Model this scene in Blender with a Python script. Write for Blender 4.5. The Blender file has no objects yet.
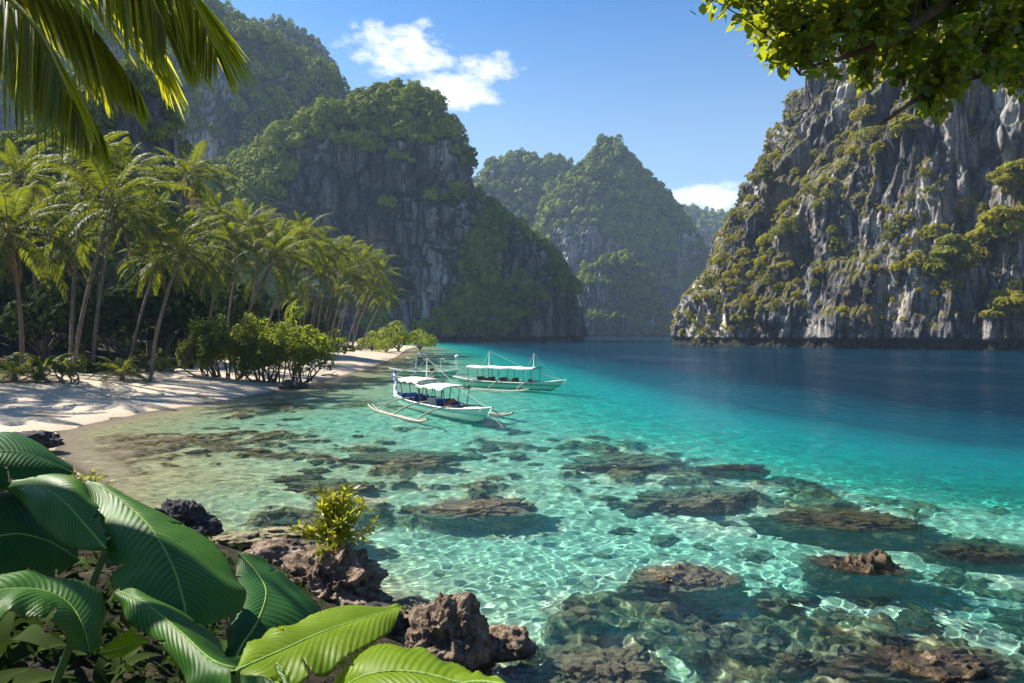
import bpy, bmesh, math, random
import numpy as np
from mathutils import Vector, Matrix

random.seed(7)
RNG = np.random.default_rng(11)
R = math.radians
scene = bpy.context.scene
COL = scene.collection

# ------------------------------------------------------------------ camera, sky, sun, exposure
CAM_H, FPX, HORIZON = 5.5, 683.0, 332.0
cam_data = bpy.data.cameras.new("camera")
cam_data.sensor_width = 36.0
cam_data.lens = 36.0 * FPX / 1024.0
cam_data.clip_start = 0.05
cam_data.clip_end = 20000.0
cam = bpy.data.objects.new("camera", cam_data)
COL.objects.link(cam)
PITCH = math.atan((341.5 - HORIZON) / FPX)
cam.location = (0, 0, CAM_H)
cam.rotation_euler = (math.pi / 2 - PITCH, 0, 0)
scene.camera = cam

SUN_DIR = Vector((-0.84, 0.42, 0.0)).normalized()
SUN_EL = R(45)
to_sun = Vector((SUN_DIR.x * math.cos(SUN_EL), SUN_DIR.y * math.cos(SUN_EL), math.sin(SUN_EL)))
sun_data = bpy.data.lights.new("sun", "SUN")
sun_data.energy = 5.0
sun_data.angle = R(0.5)
sun_data.color = (1.0, 0.93, 0.80)
sun = bpy.data.objects.new("sun", sun_data)
COL.objects.link(sun)
sun.rotation_euler = to_sun.to_track_quat('Z', 'Y').to_euler()
sun.location = (-60, 30, 120)

world = bpy.data.worlds.new("World")
scene.world = world
world.use_nodes = True
wn, wl = world.node_tree.nodes, world.node_tree.links
wn.clear()
w_out = wn.new("ShaderNodeOutputWorld")
w_bg = wn.new("ShaderNodeBackground")
w_sky = wn.new("ShaderNodeTexSky")
w_sky.sky_type = 'NISHITA'
w_sky.sun_disc = False
w_sky.sun_elevation = SUN_EL
w_sky.sun_rotation = math.atan2(to_sun.x, to_sun.y)
w_sky.air_density = 1.0
w_sky.dust_density = 0.9
w_sky.ozone_density = 2.0
w_bg.inputs["Strength"].default_value = 0.062

scene.view_settings.view_transform = 'Standard'
scene.view_settings.look = 'None'
scene.view_settings.gamma = 1.0
scene.view_settings.use_curve_mapping = False
scene.view_settings.exposure = 1.48
scene.cycles.use_denoising = True
scene.cycles.max_bounces = 8
scene.cycles.diffuse_bounces = 3
scene.cycles.glossy_bounces = 3
scene.cycles.transmission_bounces = 6
scene.cycles.transparent_max_bounces = 12
scene.cycles.volume_bounces = 0
scene.cycles.sample_clamp_indirect = 6.0
scene.cycles.caustics_reflective = False
scene.cycles.caustics_refractive = True


def at(px, py, d):
    """the point seen at pixel (px, py), d metres along the view axis"""
    u, v = (px - 512.0) / FPX, (341.5 - py) / FPX
    c, s = math.cos(PITCH), math.sin(PITCH)
    return Vector((u * d, (c + v * s) * d, CAM_H + (v * c - s) * d))


def on_z(px, py, z=0.0):
    p = at(px, py, 1.0)
    dz = p.z - CAM_H
    k = (z - CAM_H) / dz
    return Vector((p.x * k, p.y * k, z))


# clouds of the sky, by direction
def sky_dir(px, py):
    p = at(px, py, 1.0) - Vector((0, 0, CAM_H))
    return p.normalized()

w_tc = wn.new("ShaderNodeTexCoord")
def wmath(op, a, b=None, clamp=False):
    n = wn.new("ShaderNodeMath"); n.operation = op; n.use_clamp = clamp
    for i, v in enumerate((a, b)):
        if v is None: continue
        if isinstance(v, (int, float)): n.inputs[i].default_value = v
        else: wl.new(v, n.inputs[i])
    return n.outputs[0]
w_map = wn.new("ShaderNodeMapping"); w_map.inputs["Scale"].default_value = (1, 1, 1.9)
wl.new(w_tc.outputs["Generated"], w_map.inputs[0])
w_no = wn.new("ShaderNodeTexNoise"); w_no.inputs["Scale"].default_value = 17.0
w_no.inputs["Detail"].default_value = 9.0; w_no.inputs["Roughness"].default_value = 0.62
wl.new(w_map.outputs[0], w_no.inputs["Vector"])
CLOUDS = [(392, 48, 60, 31, 1.0), (452, 90, 62, 22, .95), (486, 66, 44, 17, .9), (424, 22, 14, 9, .8),
          (712, 198, 60, 17, 1.0), (660, 207, 40, 8, .6), (425, 58, 60, 18, .55)]
acc = None
for (cx, cy, rx, ry, am) in CLOUDS:
    d = sky_dir(cx, cy)
    sx = wn.new("ShaderNodeVectorMath"); sx.operation = 'SUBTRACT'
    wl.new(w_tc.outputs["Generated"], sx.inputs[0]); sx.inputs[1].default_value = d
    sc = wn.new("ShaderNodeVectorMath"); sc.operation = 'MULTIPLY'
    wl.new(sx.outputs[0], sc.inputs[0]); k = 1.05
    sc.inputs[1].default_value = (FPX / rx * k, FPX / rx * k, FPX / ry * k)
    ln = wn.new("ShaderNodeVectorMath"); ln.operation = 'LENGTH'
    wl.new(sc.outputs[0], ln.inputs[0])
    g = wmath('MULTIPLY', wmath('SUBTRACT', 1.0, ln.outputs["Value"], True), am * 1.25)
    acc = g if acc is None else wmath('MAXIMUM', acc, g)
# density = mask + noise - threshold
dn = wmath('ADD', acc, wmath('MULTIPLY', wmath('SUBTRACT', w_no.outputs["Fac"], 0.5), 3.3))
mask_on = wmath('MULTIPLY', acc, 4.0, True)
dens = wmath('MULTIPLY', wmath('MULTIPLY', wmath('SUBTRACT', dn, 0.20), 1.25, True), mask_on)
w_mix = wn.new("ShaderNodeMix"); w_mix.data_type = 'RGBA'
w_mul = wn.new("ShaderNodeMix"); w_mul.data_type = 'RGBA'; w_mul.blend_type = 'MULTIPLY'
w_mul.inputs["Factor"].default_value = 1.0
wl.new(w_sky.outputs[0], w_mul.inputs[6])
w_sep = wn.new("ShaderNodeSeparateXYZ"); wl.new(w_tc.outputs["Generated"], w_sep.inputs[0])
w_rmp = wn.new("ShaderNodeValToRGB"); wl.new(w_sep.outputs[2], w_rmp.inputs[0]); w_rmp.color_ramp.interpolation = 'B_SPLINE'
_e = w_rmp.color_ramp.elements
while len(_e) < 5: _e.new(0.5)
for _el, (_p, _c) in zip(_e, [(0.0, (.47, .52, .53)), (0.24, (.47, .52, .53)), (0.33, (.34, .46, .53)), (0.45, (.10, .32, .51)), (0.75, (.07, .26, .49))]):
    _el.position = _p; _el.color = (*_c, 1)
w_dbl = wn.new("ShaderNodeVectorMath"); w_dbl.operation = 'SCALE'; w_dbl.inputs["Scale"].default_value = 2.0
wl.new(w_rmp.outputs[0], w_dbl.inputs[0]); wl.new(w_dbl.outputs[0], w_mul.inputs[7])
wl.new(dens, w_mix.inputs["Factor"])
wl.new(w_mul.outputs[2], w_mix.inputs[6])
w_mix.inputs[7].default_value = (8.6, 8.5, 8.4, 1)
wl.new(w_mix.outputs[2], w_bg.inputs["Color"])
wl.new(w_bg.outputs[0], w_out.inputs["Surface"])


# ------------------------------------------------------------------ helpers
def _hash(ix, iy, iz, seed):
    h = (ix * 374761393 + iy * 668265263 + iz * 2147483647 * 3 + seed * 1274126177) & 0xffffffff
    h = ((h ^ (h >> 13)) * 1274126177) & 0xffffffff
    h = ((h ^ (h >> 16)) * 2246822519) & 0xffffffff
    return ((h ^ (h >> 15)) & 0xffffff) / float(0xffffff)

def vnoise(x, y, z, seed=0):
    x, y, z = np.broadcast_arrays(np.asarray(x, float), np.asarray(y, float), np.asarray(z, float))
    x0, y0, z0 = np.floor(x), np.floor(y), np.floor(z)
    fx, fy, fz = x - x0, y - y0, z - z0
    fx = fx * fx * fx * (fx * (fx * 6 - 15) + 10); fy = fy * fy * fy * (fy * (fy * 6 - 15) + 10); fz = fz * fz * fz * (fz * (fz * 6 - 15) + 10)
    ix, iy, iz = x0.astype(np.int64), y0.astype(np.int64), z0.astype(np.int64)
    out = 0
    for dx in (0, 1):
        wx = fx if dx else 1 - fx
        for dy in (0, 1):
            wy = fy if dy else 1 - fy
            for dz in (0, 1):
                wz = fz if dz else 1 - fz
                out = out + wx * wy * wz * _hash(ix + dx, iy + dy, iz + dz, seed)
    return out * 2 - 1

def fbm(x, y, z=0.0, octv=4, seed=0, gain=0.5, lac=2.03):
    a, s, n = 1.0, 0.0, 0.0
    for i in range(octv):
        s = s + a * vnoise(np.asarray(x) * lac ** i + 17.3 * i, np.asarray(y) * lac ** i - 9.1 * i, np.asarray(z) * lac ** i + 4.7 * i, seed + i)
        n += a; a *= gain
    return s / n * 1.6

def ridged(x, y, z=0.0, octv=4, seed=0):
    a, s, n = 1.0, 0.0, 0.0
    for i in range(octv):
        s = s + a * (1 - np.abs(vnoise(np.asarray(x) * 2.05 ** i, np.asarray(y) * 2.05 ** i, np.asarray(z) * 2.05 ** i, seed + i)) * 2)
        n += a; a *= 0.5
    return s / n

def sstep(a, b, x):
    t = np.clip((x - a) / (b - a), 0, 1)
    return t * t * (3 - 2 * t)

def mesh_np(name, verts, faces, smooth=True, attrs=None, uvs=None, mat_ids=None):
    """verts Nx3; faces an MxK array (or a list of such arrays)"""
    me = bpy.data.meshes.new(name)
    verts = np.asarray(verts, np.float32)
    fl = faces if isinstance(faces, list) else [faces]
    fl = [np.asarray(f, np.int32) for f in fl if len(f)]
    nl = sum(f.size for f in fl); nf = sum(len(f) for f in fl)
    me.vertices.add(len(verts)); me.vertices.foreach_set("co", verts.ravel())
    me.loops.add(nl); me.polygons.add(nf)
    me.loops.foreach_set("vertex_index", np.concatenate([f.ravel() for f in fl]))
    tot = np.concatenate([np.full(len(f), f.shape[1], np.int32) for f in fl])
    st = np.concatenate([[0], np.cumsum(tot)[:-1]]).astype(np.int32)
    me.polygons.foreach_set("loop_start", st)
    me.polygons.foreach_set("loop_total", tot)
    me.polygons.foreach_set("use_smooth", np.full(nf, bool(smooth)))
    if mat_ids is not None:
        me.polygons.foreach_set("material_index", np.asarray(mat_ids, np.int32))
    for k, v in (attrs or {}).items():
        a = me.attributes.new(k, 'FLOAT', 'POINT'); a.data.foreach_set("value", np.asarray(v, np.float32).ravel())
    if uvs is not None:
        lay = me.uv_layers.new(name="UVMap")
        lv = np.concatenate([f.ravel() for f in fl])
        lay.data.foreach_set("uv", np.asarray(uvs, np.float32)[lv].ravel())
    me.update(calc_edges=True)
    return me

def obj(name, me, mat=None, parent=None):
    if isinstance(me, bmesh.types.BMesh):
        m = bpy.data.meshes.new(name); me.to_mesh(m); me.free(); me = m
    o = bpy.data.objects.new(name, me)
    if mat is not None and not len(me.materials):
        for m in (mat if isinstance(mat, (list, tuple)) else [mat]): me.materials.append(m)
    COL.objects.link(o)
    if parent is not None: o.parent = parent
    return o

def tag(o, label=None, cat=None, group=None, kind=None):
    if label: o["label"] = label
    if cat: o["category"] = cat
    if group: o["group"] = group
    if kind: o["kind"] = kind
    return o

def empty(name, loc, label, cat, group=None, rz=0.0):
    o = bpy.data.objects.new(name, None); COL.objects.link(o)
    o.empty_display_size = 0.3
    o.location = loc; o.rotation_euler = (0, 0, rz)
    return tag(o, label, cat, group)

def copy_thing(root, loc, rz=0.0, s=1.0, label=None, group=None, tilt=(0, 0)):
    c = root.copy(); COL.objects.link(c)
    c.location = loc; c.rotation_euler = (tilt[0], tilt[1], rz)
    c.scale = (s, s, s) if isinstance(s, (int, float)) else s
    if label: c["label"] = label
    if group: c["group"] = group
    for ch in root.children:
        k = ch.copy(); COL.objects.link(k); k.parent = c
        for g in ch.children:
            q = g.copy(); COL.objects.link(q); q.parent = k
    return c

def grid_faces(nu, nv, wrap_u=False):
    """vertex (i,j) = i*nv+j"""
    iu = np.arange(nu if wrap_u else nu - 1); jv = np.arange(nv - 1)
    I, J = np.meshgrid(iu, jv, indexing='ij'); I2 = (I + 1) % nu
    return np.stack([I * nv + J, I2 * nv + J, I2 * nv + J + 1, I * nv + J + 1], -1).reshape(-1, 4)

class Nodes:
    """small material builder"""
    def __init__(self, name):
        self.m = bpy.data.materials.new(name); self.m.use_nodes = True
        self.n, self.l = self.m.node_tree.nodes, self.m.node_tree.links
        self.n.clear()
        self.out = self.n.new("ShaderNodeOutputMaterial")
    def new(self, t, **kw):
        nd = self.n.new("ShaderNode" + t)
        for k, v in kw.items(): setattr(nd, k, v)
        return nd
    def set(self, sock, v):
        if isinstance(v, bpy.types.NodeSocket): self.l.new(v, sock)
        elif isinstance(v, (tuple, list)) and len(v) == 3 and sock.type == 'RGBA': sock.default_value = (*v, 1)
        else: sock.default_value = v
    def math(self, op, a, b=0.0, clamp=False):
        nd = self.new("Math", operation=op, use_clamp=clamp)
        self.set(nd.inputs[0], a); self.set(nd.inputs[1], b); return nd.outputs[0]
    def coord(self, which="Object"):
        return self.new("TexCoord").outputs[which]
    def pos(self):
        return self.new("NewGeometry").outputs["Position"]
    def mapping(self, vec, scale=(1, 1, 1), loc=(0, 0, 0)):
        nd = self.new("Mapping"); self.set(nd.inputs["Vector"], vec)
        nd.inputs["Scale"].default_value = scale; nd.inputs["Location"].default_value = loc
        return nd.outputs[0]
    def noise(self, vec, scale, detail=4.0, rough=0.55, dist=0.0, out="Fac"):
        nd = self.new("TexNoise"); self.set(nd.inputs["Vector"], vec)
        nd.inputs["Scale"].default_value = scale; nd.inputs["Detail"].default_value = detail
        nd.inputs["Roughness"].default_value = rough; nd.inputs["Distortion"].default_value = dist
        return nd.outputs[out]
    def vor(self, vec, scale, feature='F1', out="Distance"):
        nd = self.new("TexVoronoi", feature=feature); self.set(nd.inputs["Vector"], vec)
        nd.inputs["Scale"].default_value = scale; return nd.outputs[out]
    def ramp(self, fac, stops):
        nd = self.new("ValToRGB"); self.set(nd.inputs[0], fac)
        e = nd.color_ramp.elements
        while len(e) < len(stops): e.new(0.5)
        for el, (p, c) in zip(e, stops):
            el.position = p; el.color = (*c, 1) if len(c) == 3 else c
        return nd.outputs["Color"]
    def rng(self, v, a, b, c=0.0, d=1.0):
        nd = self.new("MapRange"); self.set(nd.inputs[0], v)
        for i, q in enumerate((a, b, c, d)): nd.inputs[i + 1].default_value = q
        return nd.outputs[0]
    def mix(self, f, a, b, blend='MIX'):
        nd = self.new("Mix", data_type='RGBA', blend_type=blend)
        self.set(nd.inputs["Factor"], f); self.set(nd.inputs[6], a); self.set(nd.inputs[7], b)
        return nd.outputs[2]
    def attr(self, name, out="Fac"):
        nd = self.new("Attribute", attribute_name=name); return nd.outputs[out]
    def bump(self, h, strength=0.5, dist=0.1, normal=None):
        nd = self.new("Bump"); self.set(nd.inputs["Height"], h)
        nd.inputs["Strength"].default_value = strength; nd.inputs["Distance"].default_value = dist
        if normal is not None: self.set(nd.inputs["Normal"], normal)
        return nd.outputs[0]
    def principled(self, color, rough=0.7, normal=None, **kw):
        nd = self.new("BsdfPrincipled"); self.set(nd.inputs["Base Color"], color); self.set(nd.inputs["Roughness"], rough)
        if normal is not None: self.set(nd.inputs["Normal"], normal)
        for k, v in kw.items(): self.set(nd.inputs[k.replace("_", " ")], v)
        return nd.outputs[0]
    def mixsh(self, f, a, b):
        nd = self.new("MixShader"); self.set(nd.inputs[0], f); self.l.new(a, nd.inputs[1]); self.l.new(b, nd.inputs[2])
        return nd.outputs[0]
    def done(self, sh, volume=None):
        if sh is not None: self.l.new(sh, self.out.inputs["Surface"])
        return self.m


# ------------------------------------------------------------------ materials of the land
def mat_rock(name, stops, streak=(0.13, 0.13, 0.012), scale=1.0, green=(0.035, 0.055, 0.014), green_amt=0.5, bump_d=0.5):
    k = Nodes(name); p = k.pos()
    m = k.mapping(p, tuple(s * scale for s in streak))
    n1 = k.noise(m, 1.0, 8, 0.66, 1.1)
    n2 = k.noise(p, 0.9 * scale, 6, 0.65)
    n3 = k.noise(k.mapping(p, (0.6 * scale, 0.6 * scale, 0.03 * scale)), 1.0, 5, 0.6, 0.6)
    f = k.math('ADD', k.math('MULTIPLY', n1, 0.6), k.math('ADD', k.math('MULTIPLY', n2, 0.17), k.math('MULTIPLY', n3, 0.23)))
    n4 = k.noise(k.mapping(p, (0.045 * scale, 0.045 * scale, 0.018 * scale)), 1.0, 4, 0.6, 0.8)
    f = k.math('ADD', f, k.math('MULTIPLY', k.math('SUBTRACT', n4, 0.47), 0.62))  # broad tone patches imitate shaded overhangs and lit rock panels
    ck = k.vor(k.mapping(k.mix(0.06, p, k.noise(p, 0.25 * scale, 3, .6, 0, 'Color')) if False else p, (0.22 * scale, 0.22 * scale, 0.035 * scale)), 1.0, 'DISTANCE_TO_EDGE')
    f = k.math('SUBTRACT', f, k.math('MULTIPLY', k.rng(ck, 0.10, 0.0), 0.13))
    c = k.ramp(f, stops)
    och = k.rng(k.noise(p, 0.05 * scale, 4, 0.6), 0.55, 0.68)
    c = k.mix(k.math('MULTIPLY', och, 0.45), c, (0.30, 0.20, 0.11))
    # moss and small plants on what faces up
    nz = k.new("SeparateXYZ"); k.l.new(k.new("NewGeometry").outputs["Normal"], nz.inputs[0])
    g = k.math('ADD', k.math('MULTIPLY', nz.outputs[2], 1.0), k.math('MULTIPLY', k.math('SUBTRACT', k.noise(p, 0.12 * scale, 6, 0.7), 0.5), 1.6))
    gf = k.math('MULTIPLY', k.rng(g, 0.42, 0.62), green_amt, True)
    gc = k.mix(k.noise(p, 0.6 * scale, 5, 0.7), tuple(x * 0.45 for x in green), tuple(x * 1.7 for x in green))
    c = k.mix(gf, c, gc)
    zz = k.new("SeparateXYZ"); k.l.new(p, zz.inputs[0])
    wet = k.rng(k.math('ADD', zz.outputs[2], k.math('MULTIPLY', n2, 2.4)), 5.2, 3.4)
    c = k.mix(k.math('MULTIPLY', wet, 0.93), c, (0.010, 0.010, 0.009))  # near-black band towards the foot, over the undercut notch
    h = k.math('ADD', k.math('MULTIPLY', n1, 1.6), k.math('ADD', k.math('MULTIPLY', n3, 1.2), k.math('ADD', k.math('MULTIPLY', n2, 0.8), k.math('MULTIPLY', k.rng(ck, 0.0, 0.14), 0.7))))
    nb = k.bump(h, 1.0, bump_d * 3.0)
    return k.done(k.principled(c, 0.9, nb, **{"Specular_IOR_Level": 0.15}))

KARST = [(0.32, (0.012, 0.012, 0.015)), (0.44, (0.050, 0.048, 0.053)), (0.52, (0.135, 0.128, 0.128)), (0.60, (0.33, 0.305, 0.28)), (0.70, (0.62, 0.58, 0.53))]
M_CLIFF = mat_rock("limestone", KARST, green=(0.085, 0.080, 0.018), green_amt=0.9, bump_d=0.4)
M_MOUNT = mat_rock("forest_floor_and_limestone", KARST, scale=0.55, green=(0.030, 0.050, 0.016), green_amt=1.0, bump_d=0.8)

def land_col(k, p):
    sand = k.mix(k.noise(p, 0.35, 5, 0.6), (0.52, 0.455, 0.37), (0.68, 0.615, 0.52))
    return sand

# ------------------------------------------------------------------ ground, sea bed
SHORE = [(-400, 330), (-120, 315), (-60, 292), (-36, 262), (-33, 214), (-25.5, 152), (-21.6, 104), (-21.7, 78), (-22.2, 62.6), (-23.8, 52), (-25.3, 45.3),
         (-25.0, 37.6), (-20.5, 30.5), (-13.4, 22.8), (-8.6, 18.6), (-3.4, 14.2), (-1.7, 11.6), (0.2, 9.6), (3.2, 6.5), (6.5, 2.0), (9, -10), (10, -60)]
DEEP = [(-60, 420), (-13, 255), (11, 87), (15.5, 48), (21, 33), (37, 22), (75, 9), (200, -34)]

def sdist(x, y, poly):
    """distance to a polyline, positive to its right-hand... sign by the nearest segment (left of the walking direction negative)"""
    best = np.full(np.shape(x), 1e18); sg = np.zeros(np.shape(x))
    for (ax, ay), (bx, by) in zip(poly[:-1], poly[1:]):
        dx, dy = bx - ax, by - ay; L2 = dx * dx + dy * dy
        t = np.clip(((x - ax) * dx + (y - ay) * dy) / L2, 0, 1)
        qx, qy = x - (ax + t * dx), y - (ay + t * dy)
        d2 = qx * qx + qy * qy
        cr = dx * (y - ay) - dy * (x - ax)
        m = d2 < best
        best = np.where(m, d2, best); sg = np.where(m, np.sign(cr), sg)
    return np.sqrt(best) * sg

# rocks that stand on the sea bed: (px, py of the top centre, top z, rx, ry, rz, yaw, kind)
SEA_ROCKS = [
    ((478, 508), 0.02, 1.75, 1.15, 1.5, 0.1, 'reef'),
    ((685, 578), 0.03, 1.15, 0.75, 1.5, 0.05, 'reef'),
    ((848, 521), -0.05, 2.05, 1.25, 2.0, -0.15, 'dark'),
    ((862, 566), 0.22, 1.0, 0.7, 1.7, -0.2, 'brown'),
    ((930, 664), 0.10, 1.25, 0.7, 1.5, -0.15, 'brown'),
    ((606, 668), -0.10, 0.95, 0.8, 1.2, 0.3, 'reef'),
    ((735, 469), -0.15, 1.15, 0.7, 1.6, 0.1, 'dark'),
    ((985, 556), -0.30, 1.2, 0.8, 1.6, 0.0, 'dark'),
    ((805, 664), -0.25, 0.42, 0.32, 0.9, 0.3, 'reef'),
    ((330, 600), -0.3, 0.8, 0.6, 0.8, 0.3, 'reef'),
    ((700, 505), -0.45, 2.4, 1.4, 1.6, 0.4, 'reef'),
    ((620, 470), -0.5, 2.2, 1.3, 1.6, 0.2, 'reef'),
    ((405, 462), -0.35, 2.2, 1.2, 1.3, 0.1, 'reef'),
    ((330, 490), -0.25, 1.6, 0.9, 1.1, 0.0, 'reef'),
]

def reef_mask(x, y):
    n = fbm(x * 0.17, y * 0.17, 0, 5, 51, 0.6)
    n2 = fbm(x * 0.9, y * 0.9, 0, 3, 61)
    return n + 0.45 * n2 + 0.10 * sstep(17, 11, y) * sstep(2, 7, x) + 0.16 * sstep(26, 15, y) + 0.26 * sstep(-2, -7, x) * sstep(46, 38, y)

def land_h(x, y):
    """height of the ground sheet (land above 0, sea bed below)"""
    s = sdist(x, y, SHORE)            # land is to the right of the walk (negative cross)
    s = -s
    land = np.maximum(s, 0)
    near = sstep(34, 24, y)
    beach = np.minimum(0.085 * land, 1.9) + 0.22 * np.maximum(land - 26, 0) * sstep(0, 30, land - 26)
    beach = np.minimum(beach, 30 + 0 * land)
    bluff = np.minimum(0.42 * land, 3.2) + 0.10 * np.maximum(land - 7, 0)
    bluff = np.minimum(bluff, 4.2)
    h = beach * (1 - near) + bluff * near
    h = h + np.where(land > 0, sstep(0, 6, land) * (0.10 * fbm(x * 0.25, y * 0.25, 0, 4, 3) + 0.35 * near * fbm(x * 0.8, y * 0.8, 0, 4, 5)), 0)
    w = np.maximum(-s, 0)
    d = 2.35 * (1 - np.exp(-w / 11.0))
    rocky_shore = sstep(27, 20, y)
    d = d * (1 - rocky_shore) + rocky_shore * 1.75 * (1 - np.exp(-w / 1.6))
    q = -sdist(x, y, DEEP)            # > 0 towards the shore
    q = -q
    d = d + 2.6 * sstep(-18, 0, q) * sstep(20, 32, np.hypot(x, y)) + 15.0 * sstep(-12, 32, q)
    rm = reef_mask(x, y)
    reef_zone = sstep(70, 40, y) * sstep(-5.0, -15.0, q)
    r = sstep(0.12, 0.50, rm) * reef_zone * sstep(0.5, 3.0, w)
    d = d - r * (0.50 + 0.34 * fbm(x * 1.3, y * 1.3, 0, 3, 71) + 0.42 * ridged(x * 1.5, y * 1.5, 0, 4, 73)) * np.minimum(1, d / 1.2)
    d = d + (0.05 * fbm(x * 1.1, y * 1.1, 0, 3, 81)) * np.minimum(1, w)
    d = np.where(w > 0, np.maximum(d, 0.012 * w), 0)
    return np.where(s > 0, h, -d), r, s

def polar_sheet(r0, r1, nr, a0, a1, na):
    rr = r0 * (r1 / r0) ** (np.linspace(0, 1, nr))
    aa = np.linspace(a0, a1, na)
    Rr, A = np.meshgrid(rr, aa, indexing='ij')
    return Rr * np.sin(A), Rr * np.cos(A)

X, Y = polar_sheet(1.2, 9000, 900, R(-180), R(180), 1100)
Y = Y + 0.0
Hh, REEF, SD = land_h(X, Y)
gv = np.stack([X, Y, Hh], -1).reshape(-1, 3)
gf = grid_faces(X.shape[0], X.shape[1])
# close the middle
cx = len(gv); gv = np.vstack([gv, [[0, 0, float(Hh[0].mean())]]])
ring = np.arange(X.shape[1]); tri = np.stack([ring[:-1], ring[1:], np.full(len(ring) - 1, cx)], -1)

k = Nodes("sand_reef_and_soil"); p = k.pos()
sand = k.mix(k.noise(p, 0.5, 6, 0.6), (0.38, 0.31, 0.235), (0.52, 0.445, 0.355))
sand = k.mix(k.rng(k.noise(p, 3.0, 5, 0.7), 0.62, 0.75), sand, (0.20, 0.15, 0.10))
# sea-bed rubble: many small stones on pale sand
vr = k.vor(k.mapping(p, (1, 1, 0.4)), 1.7, 'F1', "Color")
rub = k.rng(k.noise(p, 2.1, 6, 0.72, 0.4), 0.50, 0.60)
z0 = k.new('SeparateXYZ'); k.l.new(p, z0.inputs[0])
usand = k.mix(k.rng(z0.outputs[2], -1.9, -0.7), (0.60, 0.565, 0.44), (0.50, 0.455, 0.26))
under = k.mix(k.math('MULTIPLY', rub, 0.70), usand, k.mix(k.noise(p, 5.0, 3, 0.6), (0.10, 0.10, 0.06), (0.25, 0.22, 0.13)))
zz = k.new("SeparateXYZ"); k.l.new(p, zz.inputs[0])
z = zz.outputs[2]
coral = k.ramp(k.noise(p, 2.6, 7, 0.7), [(0.34, (0.022, 0.020, 0.012)), (0.46, (0.095, 0.072, 0.034)), (0.55, (0.24, 0.19, 0.095)), (0.66, (0.52, 0.45, 0.30))])
rf = k.attr("reef")
under = k.mix(k.rng(k.math('ADD', rf, k.math('MULTIPLY', k.math('SUBTRACT', k.noise(p, 3.2, 5, 0.7), 0.5), 1.1)), 0.25, 0.6), under, coral)
nsp = k.noise(p, 0.6, 3, 0.5)
undf = k.rng(z, -0.02, -0.35)
c = k.mix(undf, sand, under)
wetl = k.math('MULTIPLY', k.rng(k.math('ADD', z, k.math('MULTIPLY', nsp, 0.12)), 0.30, 0.06), k.math('SUBTRACT', 1.0, undf))
c = k.mix(k.math('MULTIPLY', wetl, 0.55), c, (0.30, 0.235, 0.165))
soil = k.ramp(k.noise(p, 1.6, 7, 0.7), [(0.35, (0.010, 0.009, 0.006)), (0.55, (0.030, 0.024, 0.014)), (0.75, (0.07, 0.055, 0.03))])
c = k.mix(k.attr("soil"), c, soil)
hb = k.math('ADD', k.math('MULTIPLY', k.noise(p, 2.6, 6, 0.7), 0.7), k.math('ADD', k.math('MULTIPLY', k.noise(p, 14, 3, 0.6), 0.15), k.math('MULTIPLY', k.rng(k.vor(p, 2.0), 0.0, 0.35), 0.35)))
M_GROUND = k.done(k.principled(c, 0.92, k.bump(hb, 0.8, 0.22), **{"Specular_IOR_Level": 0.1}))
near = sstep(34, 24, Y)
soil_attr = np.clip(sstep(17, 23, SD + 2.5 * fbm(X * 0.2, Y * 0.2, 0, 3, 9)) + near * sstep(-0.5, 0.1, SD), 0, 1)
ground = obj("ground", mesh_np("ground", gv, [gf, tri], True, {"reef": np.append(REEF.ravel(), 0), "soil": np.append(soil_attr.ravel(), 1)}), M_GROUND)
tag(ground, kind="structure", label="pale sand beach running down into a reef-dotted sea bed")

# ------------------------------------------------------------------ water
wr = np.concatenate([5.5 * (75 / 5.5) ** np.linspace(0, 1, 1050, endpoint=False), 75 * (8800 / 75) ** np.linspace(0, 1, 330)])
wa = np.linspace(R(-60), R(60), 1250)
WR, WA = np.meshgrid(wr, wa, indexing='ij'); WX, WY = WR * np.sin(WA), WR * np.cos(WA)
def waves(x, y):
    rg = np.random.default_rng(5)
    r = np.hypot(x, y)
    sp = np.where(r < 75, r * 0.0026, r * 0.0146)
    out = np.zeros_like(x)
    for i in range(84):
        lam = 0.26 * (11.0) ** (rg.random() ** 1.35)
        th = rg.normal(0.6, 1.0)
        kx, ky = math.cos(th) * 2 * math.pi / lam, math.sin(th) * 2 * math.pi / lam
        amp = 0.0019 * lam ** 1.0 * (0.6 + 0.8 * rg.random())
        fade = np.clip((lam / np.maximum(sp, 1e-6) - 3.0) / 4.0, 0, 1)
        out += fade * amp * np.sin(kx * x + ky * y + rg.random() * 6.283 + 0.8 * np.sin(0.31 * x * math.cos(i) + 0.27 * y))
    return out * 0.85
WH, _, WS = land_h(WX, WY)
dep = np.maximum(-WH, 0)
for ((px, py), tz, rx, ry, rz, yaw, kd) in SEA_ROCKS:
    c0 = on_z(px, py, 0)
    dx, dy = WX - c0.x, WY - (c0.y + ry * 0.3)
    cs, sn = math.cos(yaw), math.sin(yaw)
    e = ((dx * cs + dy * sn) / (rx * 1.15)) ** 2 + ((-dx * sn + dy * cs) / (ry * 1.3)) ** 2
    rk = np.maximum(0.05, -tz + 0.15) + rz * (1 - np.sqrt(np.maximum(0, 1 - e)))
    dep = np.where(e < 1, np.minimum(dep, rk), dep)
wv = np.stack([WX, WY, waves(WX, WY)], -1).reshape(-1, 3)
k = Nodes("sea_water"); p = k.pos()
d = k.attr("depth")
def ex(kk):
    return k.math('POWER', math.e, k.math('MULTIPLY', d, -kk))
comb = k.new("CombineColor"); k.set(comb.inputs[0], k.math('POWER', math.e, k.math('MULTIPLY', k.math('POWER', k.math('MULTIPLY', d, 0.41), 1.6), -1.0))); k.set(comb.inputs[1], ex(0.030)); k.set(comb.inputs[2], ex(0.036))
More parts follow.
